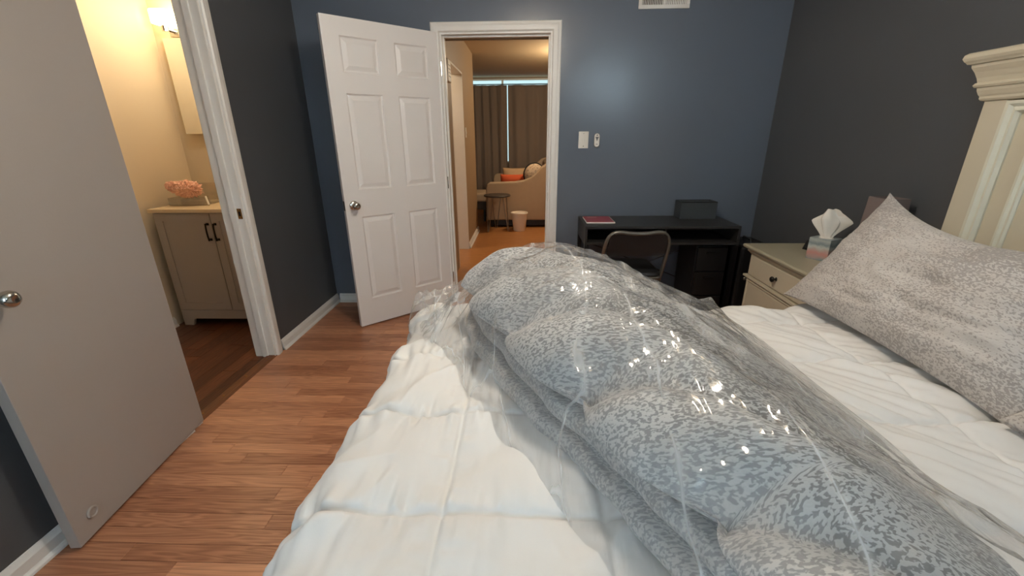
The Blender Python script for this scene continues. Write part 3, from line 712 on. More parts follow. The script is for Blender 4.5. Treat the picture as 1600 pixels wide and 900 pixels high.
# sofa seen from its end: low front arm sweeping up to the back
sf = thing('sofa', 'beige upholstered sofa with a swooping arm, seen from its end', 'sofa', (0.06, 6.56, 0))
prof = [(-0.66, 0.12), (-0.66, 0.60), (-0.645, 0.665), (-0.60, 0.69), (-0.40, 0.695), (-0.22, 0.70), (-0.08, 0.72), (0.03, 0.765), (0.11, 0.83), (0.18, 0.91), (0.26, 0.965), (0.36, 0.985), (0.40, 0.96), (0.40, 0.12)]
arm = MB().prism(prof, (0, 0), 'Y', 0.0, 0.16); ao = arm.build('arm', 'sofa_beige', sf, bevel=0.018, seg=3)
ar2 = dup(ao, parent=sf); ar2.location = (0, 1.64, 0)
box('seat_base', 'sofa_beige', (-0.62, 0.16, 0.12), (0.36, 1.64, 0.30), sf, bevel=0.01)
for k in range(2): box('seat_cushion', 'sofa_beige', (-0.66, 0.165 + k * 0.738, 0.30), (0.14, 0.165 + (k + 1) * 0.738 - 0.006, 0.46), sf, bevel=0.035, seg=4)
MB().prism([(0.22, 0.30), (0.27, 0.93), (0.31, 0.965), (0.37, 0.96), (0.40, 0.92), (0.40, 0.30)], (0, 0), 'Y', 0.162, 1.638).build('backrest', 'sofa_beige', sf, bevel=0.02, seg=3)
for xx in (-0.58, 0.32):
    for yy in (0.06, 1.74): MB().cyl((xx, yy, 0.12), (xx, yy, 0.0), 0.026, 0.018, n=12).build('leg', 'leg_black', sf)
box('plinth', 'leg_black', (-0.60, 0.05, 0.03), (0.36, 1.75, 0.118), sf)

# ---- soft cushion mesh used for pillows everywhere (local: x length, y height, z thickness)
def cushion_mesh(name, L, H, T, mt, nx=40, ny=26, pinch=0.06, wr=0.008, seed=1, sag=0.0, flange=0.0, ears=0.0):
    me = bpy.data.meshes.new(name); V = []; F = []; UV = []
    sd = Vector((seed * 7.3, seed * 3.1, seed * 1.7))
    for side in (1, -1):
        for j in range(ny + 1):
            for i in range(nx + 1):
                u = -1 + 2 * i / nx; v_ = -1 + 2 * j / ny
                # denser near borders
                u = math.sin(u * PI / 2) * 0.55 + u * 0.45; v_ = math.sin(v_ * PI / 2) * 0.55 + v_ * 0.45
                x_ = u * L / 2 * (1 - pinch * (1 - v_ * v_) * 0.5 * abs(u)) ; y_ = v_ * H / 2 * (1 - pinch * (1 - u * u) * abs(v_))
                x_ += ears * L * 0.5 * (abs(u) ** 6) * (abs(v_) ** 6) * (1 if u > 0 else -1); y_ += ears * H * 0.5 * (abs(u) ** 6) * (abs(v_) ** 6) * (1 if v_ > 0 else -1)
                t_ = max(0.0, (1 - abs(u) ** 3.2)) ** 0.62 * max(0.0, (1 - abs(v_) ** 2.8)) ** 0.62
                z_ = side * T / 2 * t_
                z_ += side * wr * t_ * (noise.noise(Vector((u * 2.2, v_ * 5.5 + 0.8 * u, side * 2)) + sd) + 0.5 * noise.noise(Vector((u * 6, v_ * 13, side)) + sd))
                y_ -= sag * (1 - u * u) * (v_ + 1) / 2 * H
                V.append((x_, y_, z_)); UV.append((x_ + seed * 3.0, y_ + side * 5.0))
    k = (nx + 1) * (ny + 1)
    for s_ in range(2):
        for j in range(ny):
            for i in range(nx):
                a = s_ * k + j * (nx + 1) + i; q = (a, a + 1, a + nx + 2, a + nx + 1)
                F.append(q if s_ == 0 else tuple(reversed(q)))
    me.from_pydata(V, [], F)
    uvl = me.uv_layers.new(name='UVMap')
    for lp_ in me.loops: uvl.data[lp_.index].uv = UV[lp_.vertex_index]
    bm = bmesh.new(); bm.from_mesh(me); bmesh.ops.remove_doubles(bm, verts=bm.verts, dist=0.0006); bm.to_mesh(me); bm.free()
    for p_ in me.polygons: p_.use_smooth = True
    me.materials.append(MATS[mt])
    return me
def place(o, origin, ex, ey):
    """orient local x along ex, local y along ey (orthogonalised), local z = ex x ey"""
    ex = Vector(ex).normalized(); ey = Vector(ey); ey = (ey - ex * ey.dot(ex)).normalized(); ez = ex.cross(ey)
    M = Matrix((ex, ey, ez)).transposed().to_4x4(); M.translation = Vector(origin); o.matrix_world = M
def cushion(name, me, origin, ex, ey, label, cat, group=None):
    o = bpy.data.objects.new(name, me); COL.objects.link(o); place(o, origin, ex, ey); return tag(o, label, cat, group)
cushion('throw_cushion', cushion_mesh('cush_o', 0.46, 0.34, 0.15, 'cushion_orange', 20, 16, seed=2), (-0.17, 6.96, 0.625), (1, 0.12, 0.0), (0, -0.25, 1), 'orange throw cushion on the beige sofa', 'cushion')
cushion('throw_cushion', cushion_mesh('cush_t', 0.46, 0.42, 0.15, 'cushion_tan', 20, 16, seed=3), (-0.14, 7.20, 0.665), (1, 0.1, 0.0), (0, 0.25, 1), 'tan throw cushion behind the orange cushion', 'cushion')
# rounded patterned cushion with dark piping leaning at the sofa back
def pattern_mat():
    m, nt, b = nodes_of('cushion_patterned'); L = nt.links; b.inputs['Roughness'].default_value = 0.85
    tc = N(nt, 'ShaderNodeTexCoord'); vo = N(nt, 'ShaderNodeTexVoronoi'); vo.inputs['Scale'].default_value = 34; L.new(tc.outputs['Object'], vo.inputs['Vector'])
    rp_ = N(nt, 'ShaderNodeValToRGB'); e_ = rp_.color_ramp.elements; e_[0].position = 0.15; e_[0].color = (*lin((140, 120, 104)), 1); e_[1].position = 0.5; e_[1].color = (*lin((196, 172, 146)), 1)
    L.new(vo.outputs['Distance'], rp_.inputs[0]); L.new(rp_.outputs[0], b.inputs['Base Color'])
pattern_mat()
rc = thing('round_cushion', 'round patterned cushion with dark piping against the sofa back', 'cushion', (0.135, 6.85, 0.80))
a = MB(); R_ = 0.165
a.lathe([(0.0, -0.075), (0.08, -0.072), (0.14, -0.045), (R_, 0.0), (0.14, 0.045), (0.08, 0.072), (0.0, 0.075)], (0, 0, 0), 'Y', 36); a.build('cover', 'cushion_patterned', rc, smooth=True)
MB().tube([(R_ * math.cos(q * PI / 24), 0, R_ * math.sin(q * PI / 24)) for q in range(48)], 0.011, 8, closed=True).build('piping', 'leg_black', rc)
rc.rotation_euler = (0.2, 0, 0.35)
# hairpin side table
st_ = thing('side_table', 'round dark side table on bent wire legs beside the sofa', 'table', (-0.415, 6.33, 0))
MB().lathe([(0.0, 0.518), (0.19, 0.518), (0.2, 0.523), (0.2, 0.537), (0.195, 0.542), (0.0, 0.542)], n=40).build('table_top', 'table_dark', st_)
for k in range(3):
    an = -0.35 + k * 2 * PI / 3
    ca, sa = math.cos(an), math.sin(an); tx, ty = -sa, ca
    P_ = [(ca * 0.12 + tx * 0.07, sa * 0.12 + ty * 0.07, 0.517), (ca * 0.175 + tx * 0.012, sa * 0.175 + ty * 0.012, 0.02), (ca * 0.178, sa * 0.178, 0.008), (ca * 0.175 - tx * 0.012, sa * 0.175 - ty * 0.012, 0.02), (ca * 0.12 - tx * 0.07, sa * 0.12 - ty * 0.07, 0.517)]
    MB().tube(P_, 0.006, 8).build('leg', 'wire_steel', st_)
# wastebasket
wb = thing('wastebasket', 'small white wastebasket on the floor by the sofa', 'wastebasket', (-0.085, 6.36, 0))
MB().lathe([(0.0, 0.0), (0.088, 0.0), (0.092, 0.004), (0.118, 0.265), (0.116, 0.265), (0.089, 0.008), (0.0, 0.008)], n=32).build('bucket', 'bin_white', wb, smooth=True)
MB().lathe([(0.117, 0.255), (0.128, 0.257), (0.130, 0.268), (0.126, 0.276), (0.116, 0.274), (0.115, 0.262)], n=32).build('rim', 'bin_white', wb, smooth=True)
# ottoman past the hall corner
ot = thing('ottoman', 'low beige ottoman beyond the hall corner', 'ottoman', (-0.98, 7.35, 0))
box('cushion_top', 'sofa_beige', (-0.32, -0.3, 0.33), (0.36, 0.3, 0.47), ot, bevel=0.03, seg=3); box('frame', 'table_dark', (-0.29, -0.27, 0.20), (0.33, 0.27, 0.33), ot)
for xx in (-0.26, 0.30):
    for yy in (-0.24, 0.24): MB().cyl((xx, yy, 0.2), (xx, yy, 0), 0.02, n=10).build('leg', 'leg_black', ot)
# hall light switch and door chime
hs = thing('hall_switch', 'small cream light switch on the tan hall wall', 'light switch', (HXL, 5.36, 1.40))
box('plate', 'plate_white', (0.0003, -0.035, -0.057), (0.006, 0.035, 0.057), hs, bevel=0.002); box('toggle', 'plate_white', (0.006, -0.005, -0.012), (0.014, 0.005, 0.010), hs)
ch = thing('door_chime', 'white door chime box high on the hall wall', 'door chime', (HXL, 4.13, 1.90))
box('cover', 'plate_white', (0.0003, -0.075, -0.09), (0.045, 0.075, 0.09), ch, bevel=0.006)
for k in range(4): box('grille_slot', 'plate_grey', (0.045, -0.05, -0.05 + k * 0.03), (0.0458, 0.05, -0.043 + k * 0.03), ch)
# lights of these rooms: ceiling fixtures out of the photograph's view
def flush_light(loc, label, power, color, emat, r=0.15, name='ceiling_light'):
    f = thing(name, label, 'ceiling light', loc)
    MB().lathe([(0, 0), (r * 0.9, 0), (r * 0.92, -0.02), (r * 0.8, -0.03), (0, -0.03)], n=32).build('canopy', 'satin_nickel', f, smooth=True)
    MB().lathe([(r, -0.03), (r * 0.97, -0.06), (r * 0.8, -0.10), (r * 0.45, -0.13), (0.0, -0.14)], n=32).build('glass_bowl', emat, f, smooth=True)
    p_ = point(name + '_bulb', (loc[0], loc[1], loc[2] - 0.22), power, color, 0.12)
    return f
emit('bowl_warm', (255, 196, 120), 5.0)
flush_light((0.72, 6.15, HZ), 'warm glass bowl light on the living room ceiling', 52, (1.0, 0.84, 0.60), 'bowl_warm')
flush_light((-1.5, 4.9, HZ), 'warm glass bowl light in the side room', 18, (1.0, 0.85, 0.62), 'bowl_warm')
emit('bowl_soft', (255, 224, 180), 6.0)
flush_light((0.08, 1.50, ZC), 'frosted glass bowl light on the bedroom ceiling', 34, (1.0, 0.90, 0.76), 'bowl_soft', 0.17)

# ================================================================== FAR-WALL FITTINGS
vt = thing('wall_vent', 'cream metal air vent high on the slate blue wall', 'vent', (0.772, YF, 2.163))
VWD, VH = 0.345, 0.20
f = MB(); b1 = 0.024
f.box((0, -0.008, 0), (VWD, -0.0003, b1)); f.box((0, -0.008, VH - b1), (VWD, -0.0003, VH)); f.box((0, -0.008, b1), (b1, -0.0003, VH - b1)); f.box((VWD - b1, -0.008, b1), (VWD, -0.0003, VH - b1)); f.box((VWD / 2 - 0.007, -0.008, b1), (VWD / 2 + 0.007, -0.0003, VH - b1))
f.build('frame', 'trim_white', vt, bevel=0.002)
box('duct_back', 'black_void', (b1, -0.0018, b1), (VWD - b1, -0.0004, VH - b1), vt)
for h_, (xa, xb, tilt) in enumerate(((b1, VWD / 2 - 0.007, 0.0016), (VWD / 2 + 0.007, VWD - b1, 0.0028))):
    n_ = 12
    for i in range(n_):
        xc = xa + (i + 0.5) * (xb - xa) / n_
        MB().prism([(xc - tilt - 0.0009, -0.002), (xc - tilt + 0.0009, -0.002), (xc + tilt + 0.0009, -0.0078), (xc + tilt - 0.0009, -0.0078)], (0, 0), 'Z', b1, VH - b1).build('slat', 'trim_white', vt)
sw = thing('light_switch', 'white light switch plate on the slate blue wall', 'light switch', (0.440, YF, 1.32))
box('plate', 'plate_white', (-0.037, -0.006, -0.060), (0.037, -0.0003, 0.060), sw, bevel=0.0025)
box('toggle_frame', 'plate_white', (0.004, -0.0068, -0.022), (0.018, -0.006, 0.022), sw); box('toggle', 'plate_white', (0.008, -0.013, -0.008), (0.014, -0.0068, 0.004), sw)
box('slider', 'plate_white', (-0.016, -0.010, -0.02), (-0.009, -0.006, 0.02), sw)
for z in (-0.045, 0.045): MB().lathe([(0.003, 0), (0.003, -0.001)], (0, -0.006, z), 'Y', 10).build('screw', 'satin_nickel', sw)
rm = thing('remote_holder', 'white and grey oval remote control mounted beside the light switch', 'remote control', (0.540, YF, 1.317))
def stadium(r, h, n=12):
    return [(r * math.cos(PI * i / n), h + r * math.sin(PI * i / n)) for i in range(n + 1)] + [(-r * math.cos(PI * i / n), -h - r * math.sin(PI * i / n)) for i in range(n + 1)]
MB().prism(stadium(0.022, 0.032), (0, -0.002), 'Y', -0.006, -0.0003).build('wall_cradle', 'plate_grey', rm)
MB().prism(stadium(0.0195, 0.029), (0, 0), 'Y', -0.016, -0.006).build('body', 'plate_white', rm, bevel=0.003)
MB().prism([(-0.013, 0.024), (0.013, 0.024), (0.004, 0.006), (0.004, -0.002), (-0.004, -0.002), (-0.004, 0.006)], (0, 0), 'Y', -0.0168, -0.016).build('button_panel', 'plate_grey', rm)
MB().prism([(-0.008, -0.03), (0.008, -0.03), (0.008, -0.026), (-0.008, -0.026)], (0, 0), 'Y', -0.0168, -0.016).build('button', 'plate_grey', rm)
MB().lathe([(0.005, 0), (0.005, -0.001)], (0, -0.016, 0.036), 'Y', 12).build('button', 'plate_grey', rm)

# ================================================================== DESK CORNER
KX0, KX1, KY0, KY1 = 0.425, 1.505, 2.935, YF - 0.03
dk = thing('desk', 'black writing desk with an open cubby under the top, against the blue wall', 'desk', (KX0, KY0, 0))
KW, KD = KX1 - KX0, KY1 - KY0
box('desk_top', 'desk_black', (0, 0, 0.732), (KW, KD, 0.750), dk, bevel=0.0015)
box('cubby_shelf', 'desk_black', (0.016, 0.0, 0.618), (KW - 0.016, KD, 0.634), dk)
box('side_panel', 'desk_black', (0, 0, 0.612), (0.016, KD, 0.732), dk); box('side_panel', 'desk_black', (KW - 0.016, 0, 0.612), (KW, KD, 0.732), dk)
box('cubby_back', 'desk_black', (0.016, KD - 0.012, 0.634), (KW - 0.016, KD, 0.732), dk); box('cubby_divider', 'desk_black', (KW * 0.52, 0.02, 0.634), (KW * 0.52 + 0.014, KD - 0.012, 0.732), dk)
for xx in (0, KW - 0.03):
    for yy in (0, KD - 0.03): box('leg', 'leg_black', (xx, yy, 0), (xx + 0.03, yy + 0.03, 0.612), dk)
    box('foot_rail', 'leg_black', (xx + 0.004, 0.03, 0.10), (xx + 0.026, KD - 0.03, 0.125), dk)
for (za, zb) in ((0.16, 0.56), (0.56, 0.16)): MB().cyl((0.03, KD - 0.012 - (0.006 if za > zb else 0), za), (KW - 0.03, KD - 0.012 - (0.006 if za > zb else 0), zb), 0.004, n=8).build('cross_brace', 'leg_black', dk)
bk = thing('book', 'red-covered magazine lying at the desk edge by the doorway', 'book', (0.548, 3.145, 0.7505), 0.0)
box('pages', 'paper_white', (-0.10, -0.10, 0), (0.105, 0.135, 0.008), bk); box('cover', 'book_red', (-0.098, -0.094, 0.008), (0.099, 0.135, 0.0098), bk); box('cover_print', 'book_print', (-0.07, 0.075, 0.0098), (0.0, 0.115, 0.0101), bk)
fb = thing('fabric_bin', 'charcoal fabric storage bin on the black desk', 'storage bin', (1.30, 3.265, 0.7505), 0.02)
bw, bdp, bh = 0.135, 0.065, 0.125
f = MB(); f.box((-bw, -bdp, 0), (bw, bdp, 0.006)); f.box((-bw, -bdp, 0.006), (-bw + 0.007, bdp, bh)); f.box((bw - 0.007, -bdp, 0.006), (bw, bdp, bh)); f.box((-bw + 0.007, -bdp, 0.006), (bw - 0.007, -bdp + 0.007, bh)); f.box((-bw + 0.007, bdp - 0.007, 0.006), (bw - 0.007, bdp, bh))
f.build('bin_walls', 'box_charcoal', fb, bevel=0.002)
MB().tube([(-bw + 0.003, -bdp + 0.003, bh), (bw - 0.003, -bdp + 0.003, bh), (bw - 0.003, bdp - 0.003, bh), (-bw + 0.003, bdp - 0.003, bh)], 0.0045, 6, closed=True).build('rim_binding', 'case_black', fb)
# black drawer cabinet under the desk
fc = thing('drawer_cabinet', 'black metal drawer cabinet standing under the desk', 'cabinet', (1.235, 2.965, 0))
box('body', 'case_black', (0, 0.02, 0.03), (0.225, 0.36, 0.60), fc, bevel=0.003)
for k in range(3):
    z0 = 0.045 + k * 0.185; dr = box('drawer', 'case_black', (0.008, 0.0, z0), (0.217, 0.02, z0 + 0.175), fc, bevel=0.002)
    box('handle', 'leg_black', (0.07, -0.010, z0 + 0.13), (0.155, 0.0, z0 + 0.142), dr)
for xx in (0.02, 0.185):
    for yy in (0.05, 0.32): MB().cyl((xx, yy, 0.03), (xx, yy, 0), 0.012, n=8).build('foot', 'leg_black', fc)
# black upright case between desk and nightstand
sc = thing('suitcase', 'black upright suitcase between the desk and the nightstand', 'suitcase', (1.66, 3.13, 0))
box('shell', 'case_black', (-0.115, -0.17, 0.035), (0.115, 0.17, 0.60), sc, bevel=0.025, seg=3)
for xx in (-0.117, 0.115): box('side_rib', 'leg_black', (xx, -0.10, 0.06), (xx + 0.002, 0.10, 0.58), sc)
MB().tube([(0, -0.06, 0.598), (0, -0.055, 0.622), (0, 0.055, 0.622), (0, 0.06, 0.598)], 0.008, 8).build('carry_handle', 'leg_black', sc)
lk = MB().lathe([(0.0, 0), (0.012, 0), (0.014, -0.004), (0.010, -0.008), (0, -0.008)], (-0.055, -0.170, 0.36), 'Y', 16).build('lock', 'chair_metal', sc, smooth=True)
for xx in (-0.08, 0.08):
    for yy in (-0.13, 0.13): MB().cyl((xx - 0.012, yy, 0.02), (xx + 0.012, yy, 0.02), 0.02, n=14).build('wheel', 'leg_black', sc)

# ---- metal folding chair, back towards the bed
fcx, fcy = 0.722, 2.63
fchr = thing('folding_chair', 'grey metal folding chair with black padded seat pulled up to the desk', 'chair', (fcx, fcy, 0), 0.0)
hw = 0.205
# main frame: front feet -> up the sides -> over the top of the back
def arc(c, r, a0, a1, n, y): return [(c[0] + r * math.cos(a0 + (a1 - a0) * i / n), y(i / n), c[1] + r * math.sin(a0 + (a1 - a0) * i / n)) for i in range(n + 1)]
path = [(-hw - 0.005, 0.33, 0.012), (-hw - 0.004, 0.17, 0.40), (-hw - 0.002, 0.06, 0.62), (-hw + 0.004, 0.025, 0.70)]
path += [(-hw + 0.020, 0.012, 0.745), (-hw + 0.048, 0.005, 0.768), (-hw + 0.09, 0.002, 0.775), (-0.06, -0.002, 0.766), (0, -0.003, 0.764), (0.06, -0.002, 0.766), (hw - 0.09, 0.002, 0.775), (hw - 0.048, 0.005, 0.768), (hw - 0.020, 0.012, 0.745)]
path += [(hw - 0.004, 0.025, 0.70), (hw + 0.002, 0.06, 0.62), (hw + 0.004, 0.17, 0.40), (hw + 0.005, 0.33, 0.012)]
def smooth_path(P, it=2):
    for _ in range(it):
        Q = [P[0]]
        for a_, b_2 in zip(P, P[1:]):
            a_, b_2 = Vector(a_), Vector(b_2); Q += [a_.lerp(b_2, 0.25), a_.lerp(b_2, 0.75)]
        Q.append(P[-1]); P = Q
    return P
MB().tube(smooth_path(path), 0.0125, 10).build('main_frame', 'chair_metal', fchr, smooth=True)
rear = [(-hw + 0.03, -0.03, 0.012), (-hw + 0.03, 0.06, 0.30), (-hw + 0.03, 0.10, 0.425), (-hw + 0.03, 0.13, 0.437), (-hw + 0.03, 0.36, 0.437)]
for sx in (1, -1):
    MB().tube(smooth_path([(x_ * sx, y_, z_) for x_, y_, z_ in rear]), 0.011, 8).build('rear_leg', 'chair_metal', fchr, smooth=True)
    MB().cyl((sx * (hw - 0.03), -0.03, 0.0), (sx * (hw - 0.03), -0.028, 0.03), 0.015, n=10).build('foot_cap', 'leg_black', fchr)
    MB().cyl((sx * (hw + 0.005), 0.33, 0.0), (sx * (hw + 0.005), 0.328, 0.03), 0.016, n=10).build('foot_cap', 'leg_black', fchr)
MB().cyl((-hw + 0.03, 0.0, 0.13), (hw - 0.03, 0.0, 0.13), 0.008, n=8).build('stretcher', 'chair_metal', fchr)
MB().cyl((-hw - 0.004, 0.26, 0.18), (hw + 0.004, 0.26, 0.18), 0.008, n=8).build('stretcher', 'chair_metal', fchr)
# curved padded back
bkm = MB(); ncol = 16
def backring(z, yoff, half):
    f_ = [(-half + 2 * half * i / ncol) for i in range(ncol + 1)]
    fr_ = [(x_, yoff - 0.010 + 0.028 * (1 - (x_ / half) ** 2) * 0.6, z) for x_ in f_]; bk_ = [(x_, yoff + 0.012 + 0.028 * (1 - (x_ / half) ** 2) * 0.6, z) for x_ in reversed(f_)]
    return fr_ + bk_
bkm.loft([backring(0.600 - 0.0, 0.062, 0.150), backring(0.607, 0.060, 0.176), backring(0.64, 0.048, 0.188), backring(0.70, 0.022, 0.186), backring(0.75, 0.006, 0.176), backring(0.762, 0.003, 0.160)])
bkm.build('backrest', 'chair_vinyl', fchr, smooth=True)
# seat: metal pan + vinyl pad
def rrect(x0, x1, y0, y1, r, z, n=5):
    pts = []
    for cx, cy, a0 in ((x1 - r, y1 - r, 0), (x0 + r, y1 - r, PI / 2), (x0 + r, y0 + r, PI), (x1 - r, y0 + r, 1.5 * PI)):
        pts += [(cx + r * math.cos(a0 + PI / 2 * i / n), cy + r * math.sin(a0 + PI / 2 * i / n), z) for i in range(n + 1)]
    return pts
MB().loft([rrect(-0.19, 0.19, 0.06, 0.44, 0.05, 0.437), rrect(-0.195, 0.195, 0.055, 0.445, 0.05, 0.450), rrect(-0.19, 0.19, 0.06, 0.44, 0.05, 0.458)]).build('seat_pan', 'chair_metal', fchr, smooth=True)
MB().loft([rrect(-0.185, 0.185, 0.065, 0.435, 0.05, 0.458), rrect(-0.19, 0.19, 0.06, 0.44, 0.055, 0.468), rrect(-0.183, 0.183, 0.067, 0.433, 0.05, 0.484), rrect(-0.15, 0.15, 0.10, 0.40, 0.05, 0.490)]).build('seat_pad', 'chair_vinyl', fchr, smooth=True)

# ================================================================== NIGHTSTAND
NX0, NX1, NY0, NY1, NZ = 1.405, XR - 0.03, 1.95, 2.64, 0.70
ns = thing('nightstand', 'cream painted nightstand with black knobs beside the headboard', 'nightstand', (NX0, NY0, 0))
nw, nd = NX1 - NX0, NY1 - NY0
pr = [(0, 0), (-0.012, 0.004), (-0.02, 0.014), (-0.02, 0.022), (-0.014, 0.030), (0, 0.032)]
def topring(k, z): return [(k, -0 + k, z), (nw, k, z), (nw, nd - k, z), (k, nd - k, z)]
tp = MB(); tp.loft([topring(0.012, NZ - 0.034), topring(0.004, NZ - 0.030), topring(-0.012, NZ - 0.020), topring(-0.016, NZ - 0.010), topring(-0.012, NZ - 0.003), topring(-0.006, NZ)]); tp.build('top', 'nightstand_top', ns)
mo = MB(); mo.loft([topring(0.022, NZ - 0.058), topring(0.018, NZ - 0.052), topring(0.006, NZ - 0.040), topring(0.008, NZ - 0.034)]); mo.build('cornice', 'headboard_cream', ns)
box('carcass', 'headboard_cream', (0.028, 0.022, 0.05), (nw, nd - 0.022, NZ - 0.058), ns)
zr = [(0.085, 0.485), (0.515, 0.638)]
for k, (z0, z1) in enumerate(zr):
    a = MB()
    def q(i, d): return [(0.028 - d, 0.045 + i, z0 + i), (0.028 - d, nd - 0.045 - i, z0 + i), (0.028 - d, nd - 0.045 - i, z1 - i), (0.028 - d, 0.045 + i, z1 - i)]
    a.loft([q(0, -0.002), q(0, 0.014), q(0.010, 0.016), q(0.016, 0.010), q(0.022, 0.010), q(0.026, 0.011)] if k < 1 else [q(0, -0.002), q(0, 0.012), q(0.004, 0.014)])
    dro = a.build('door' if k == 0 else 'drawer', 'headboard_cream', ns)
    xk = 0.028 - (0.014 if k == 0 else 0.014)
    for yk in ((nd / 2 - 0.0,) if k == 1 else (0.075,)):
        MB().lathe([(0.0, 0), (0.012, 0), (0.006, -0.006), (0.006, -0.012), (0.015, -0.018), (0.017, -0.025), (0.012, -0.031), (0, -0.032)], (xk, yk, (z0 + z1) / 2), 'X', 18).build('knob', 'knob_black', dro, smooth=True)
mr = MB(); mr.loft([[(0.028, 0.016, 0.492), (0.028, nd - 0.016, 0.492), (0.028, nd - 0.016, 0.508), (0.028, 0.016, 0.508)], [(0.004, 0.010, 0.494), (0.004, nd - 0.010, 0.494), (0.004, nd - 0.010, 0.506), (0.004, 0.010, 0.506)]]); mr.build('waist_moulding', 'headboard_cream', ns)
box('plinth', 'headboard_cream', (0.012, 0.01, 0.0), (nw, nd - 0.01, 0.06), ns, bevel=0.004)
# tissue box
tb = thing('tissue_box', 'square tissue box printed in teal and rose on the nightstand', 'tissue box', (1.632, 2.285, NZ + 0.0005), math.atan2(-0.089, 0.048) + PI / 2)
bx = MB(); S_ = 0.054
bx.box((-S_, -S_, 0), (S_, S_, 0.118)); bx.build('carton', 'carton_print', tb, bevel=0.0012)
MB().lathe([(0.034, 0), (0.034, 0.0006)], (0, 0, 0.118), n=24).build('opening', 'paper_white', tb)
def tissue():
    a = MB(); nl, nzz = 40, 14; rings = []
    for j in range(nzz + 1):
        t_ = j / nzz; r = []
        wv_ = 0.024 + 0.052 * math.sin(min(1, t_ * 1.25) * PI / 2) ** 1.3 - 0.11 * max(0, t_ - 0.66)
        for i in range(nl):
            th = 2 * PI * i / nl
            fold = 1 + 0.30 * math.sin(th * 3 + 1.2 * t_) * (0.3 + t_) + 0.14 * math.sin(th * 7 + 2)
            x_ = wv_ * math.cos(th) * fold; y_ = wv_ * 0.30 * math.sin(th) * fold
            c_, q_ = math.cos(-1.1), math.sin(-1.1); x_, y_ = x_ * c_ - y_ * q_, x_ * q_ + y_ * c_
            hz = 0.155 * t_ * (1 - 0.24 * t_ * (0.5 + 0.5 * math.cos(th * 2 + 0.7)))
            r.append((x_ + 0.006 * t_, y_, 0.118 + hz))
        rings.append(r)
    a.loft(rings); return a
tag(tissue().build('tissue', 'paper_white', tb, smooth=True), 'white tissue pulled up from the box')
# bedside lamp with a small square shade (switched off)
lm = thing('bedside_lamp', 'small bedside lamp with a taupe box shade near the headboard', 'lamp', (1.714, 2.055, NZ + 0.0005))
MB().lathe([(0.0, 0), (0.05, 0), (0.052, 0.008), (0.03, 0.016), (0.014, 0.03), (0.011, 0.08), (0.017, 0.12), (0.011, 0.16), (0.009, 0.22), (0.0, 0.22)], n=24).build('base', 'chair_metal', lm, smooth=True)
sh = MB(); a0, a1 = 0.052, 0.060; z0, z1 = 0.185, 0.362; tt = 0.003
O = lambda h, z: [(-h, -h, z), (h, -h, z), (h, h, z), (-h, h, z)]
sh.loft([O(a1, z0), O(a0 + 0.002, z1), O(a0 + 0.002 - tt, z1), O(a1 - tt, z0), O(a1, z0)], cap=False); sh.build('lamp_shade', 'shade_taupe', lm)
MB().cyl((-a0, 0, 0.345), (a0, 0, 0.345), 0.002, n=6).build('shade_spider', 'chair_metal', lm); MB().lathe([(0.0, 0.22), (0.011, 0.22), (0.012, 0.245), (0.02, 0.27), (0.024, 0.30), (0.018, 0.325), (0.0, 0.33)], n=18).build('bulb', 'paper_white', lm, smooth=True)
# small black gadget behind the tissue box
cg = thing('alarm_clock', 'small black wedge-shaped clock behind the tissue box', 'clock', (1.70, 2.46, NZ + 0.0005), 0.3)
MB().prism([(-0.03, 0), (0.03, 0), (0.018, 0.05), (-0.005, 0.055)], (0, 0), 'Y', -0.05, 0.05).build('case', 'case_black', cg, bevel=0.003); box('display', 'leg_black', (-0.032, -0.04, 0.01), (-0.0285, 0.04, 0.016), cg)

# ================================================================== BED
BZ = 0.60                       # mattress top
bed = thing('bed', 'king bed with a tall cream headboard and crown moulding', 'bed', (0.7, 0.82, 0))
bx, by = 0.7, 0.82; HF = 1.70   # headboard front face x
def B(p): return (p[0] - bx, p[1] - by, p[2])
HY0, HY1 = -0.11, 1.75
hb = MB(); hb.box(B((HF + 0.022, HY0 + 0.01, 0.12)), B((XR - 0.03, HY1 - 0.01, 1.45))); hbo = hb.build('headboard', 'headboard_cream', bed)
for (ya_, yb_) in ((HY0, HY0 + 0.080), (HY1 - 0.080, HY1)): box('post', 'headboard_cream', B((HF, ya_, 0)), B((XR - 0.028, yb_, 1.46)), bed, bevel=0.002)
def mould(y0, y1, z0, z1, w_, depth, base, name, mt):
    """rectangular picture-frame moulding on the headboard front; outer rect -> inner rect"""
    a = MB(); R = lambda i, d: [B((base - d, y0 + i, z0 + i)), B((base - d, y1 - i, z0 + i)), B((base - d, y1 - i, z1 - i)), B((base - d, y0 + i, z1 - i))]
    rings = [R(0, 0), R(0, depth), R(w_ * 0.25, depth * 1.0), R(w_ * 0.5, depth * 0.55), R(w_ * 0.8, depth * 0.75), R(w_, depth * 0.3), R(w_, 0)]
    for r in rings: pass
    idx = [a.ring(r) for r in rings]
    for p_, q_ in zip(idx, idx[1:]): a.skin(p_, q_)
    a.skin(idx[-1], idx[0])
    return a.build(name, mt, hbo)
mould(HY0 + 0.080, HY1 - 0.080, 0.60, 1.452, 0.042, 0.024, HF + 0.022, 'outer_moulding', 'headboard_glaze')
mould(HY0 + 0.19, HY1 - 0.19, 0.70, 1.345, 0.030, 0.014, HF + 0.022, 'inner_moulding', 'headboard_glaze')
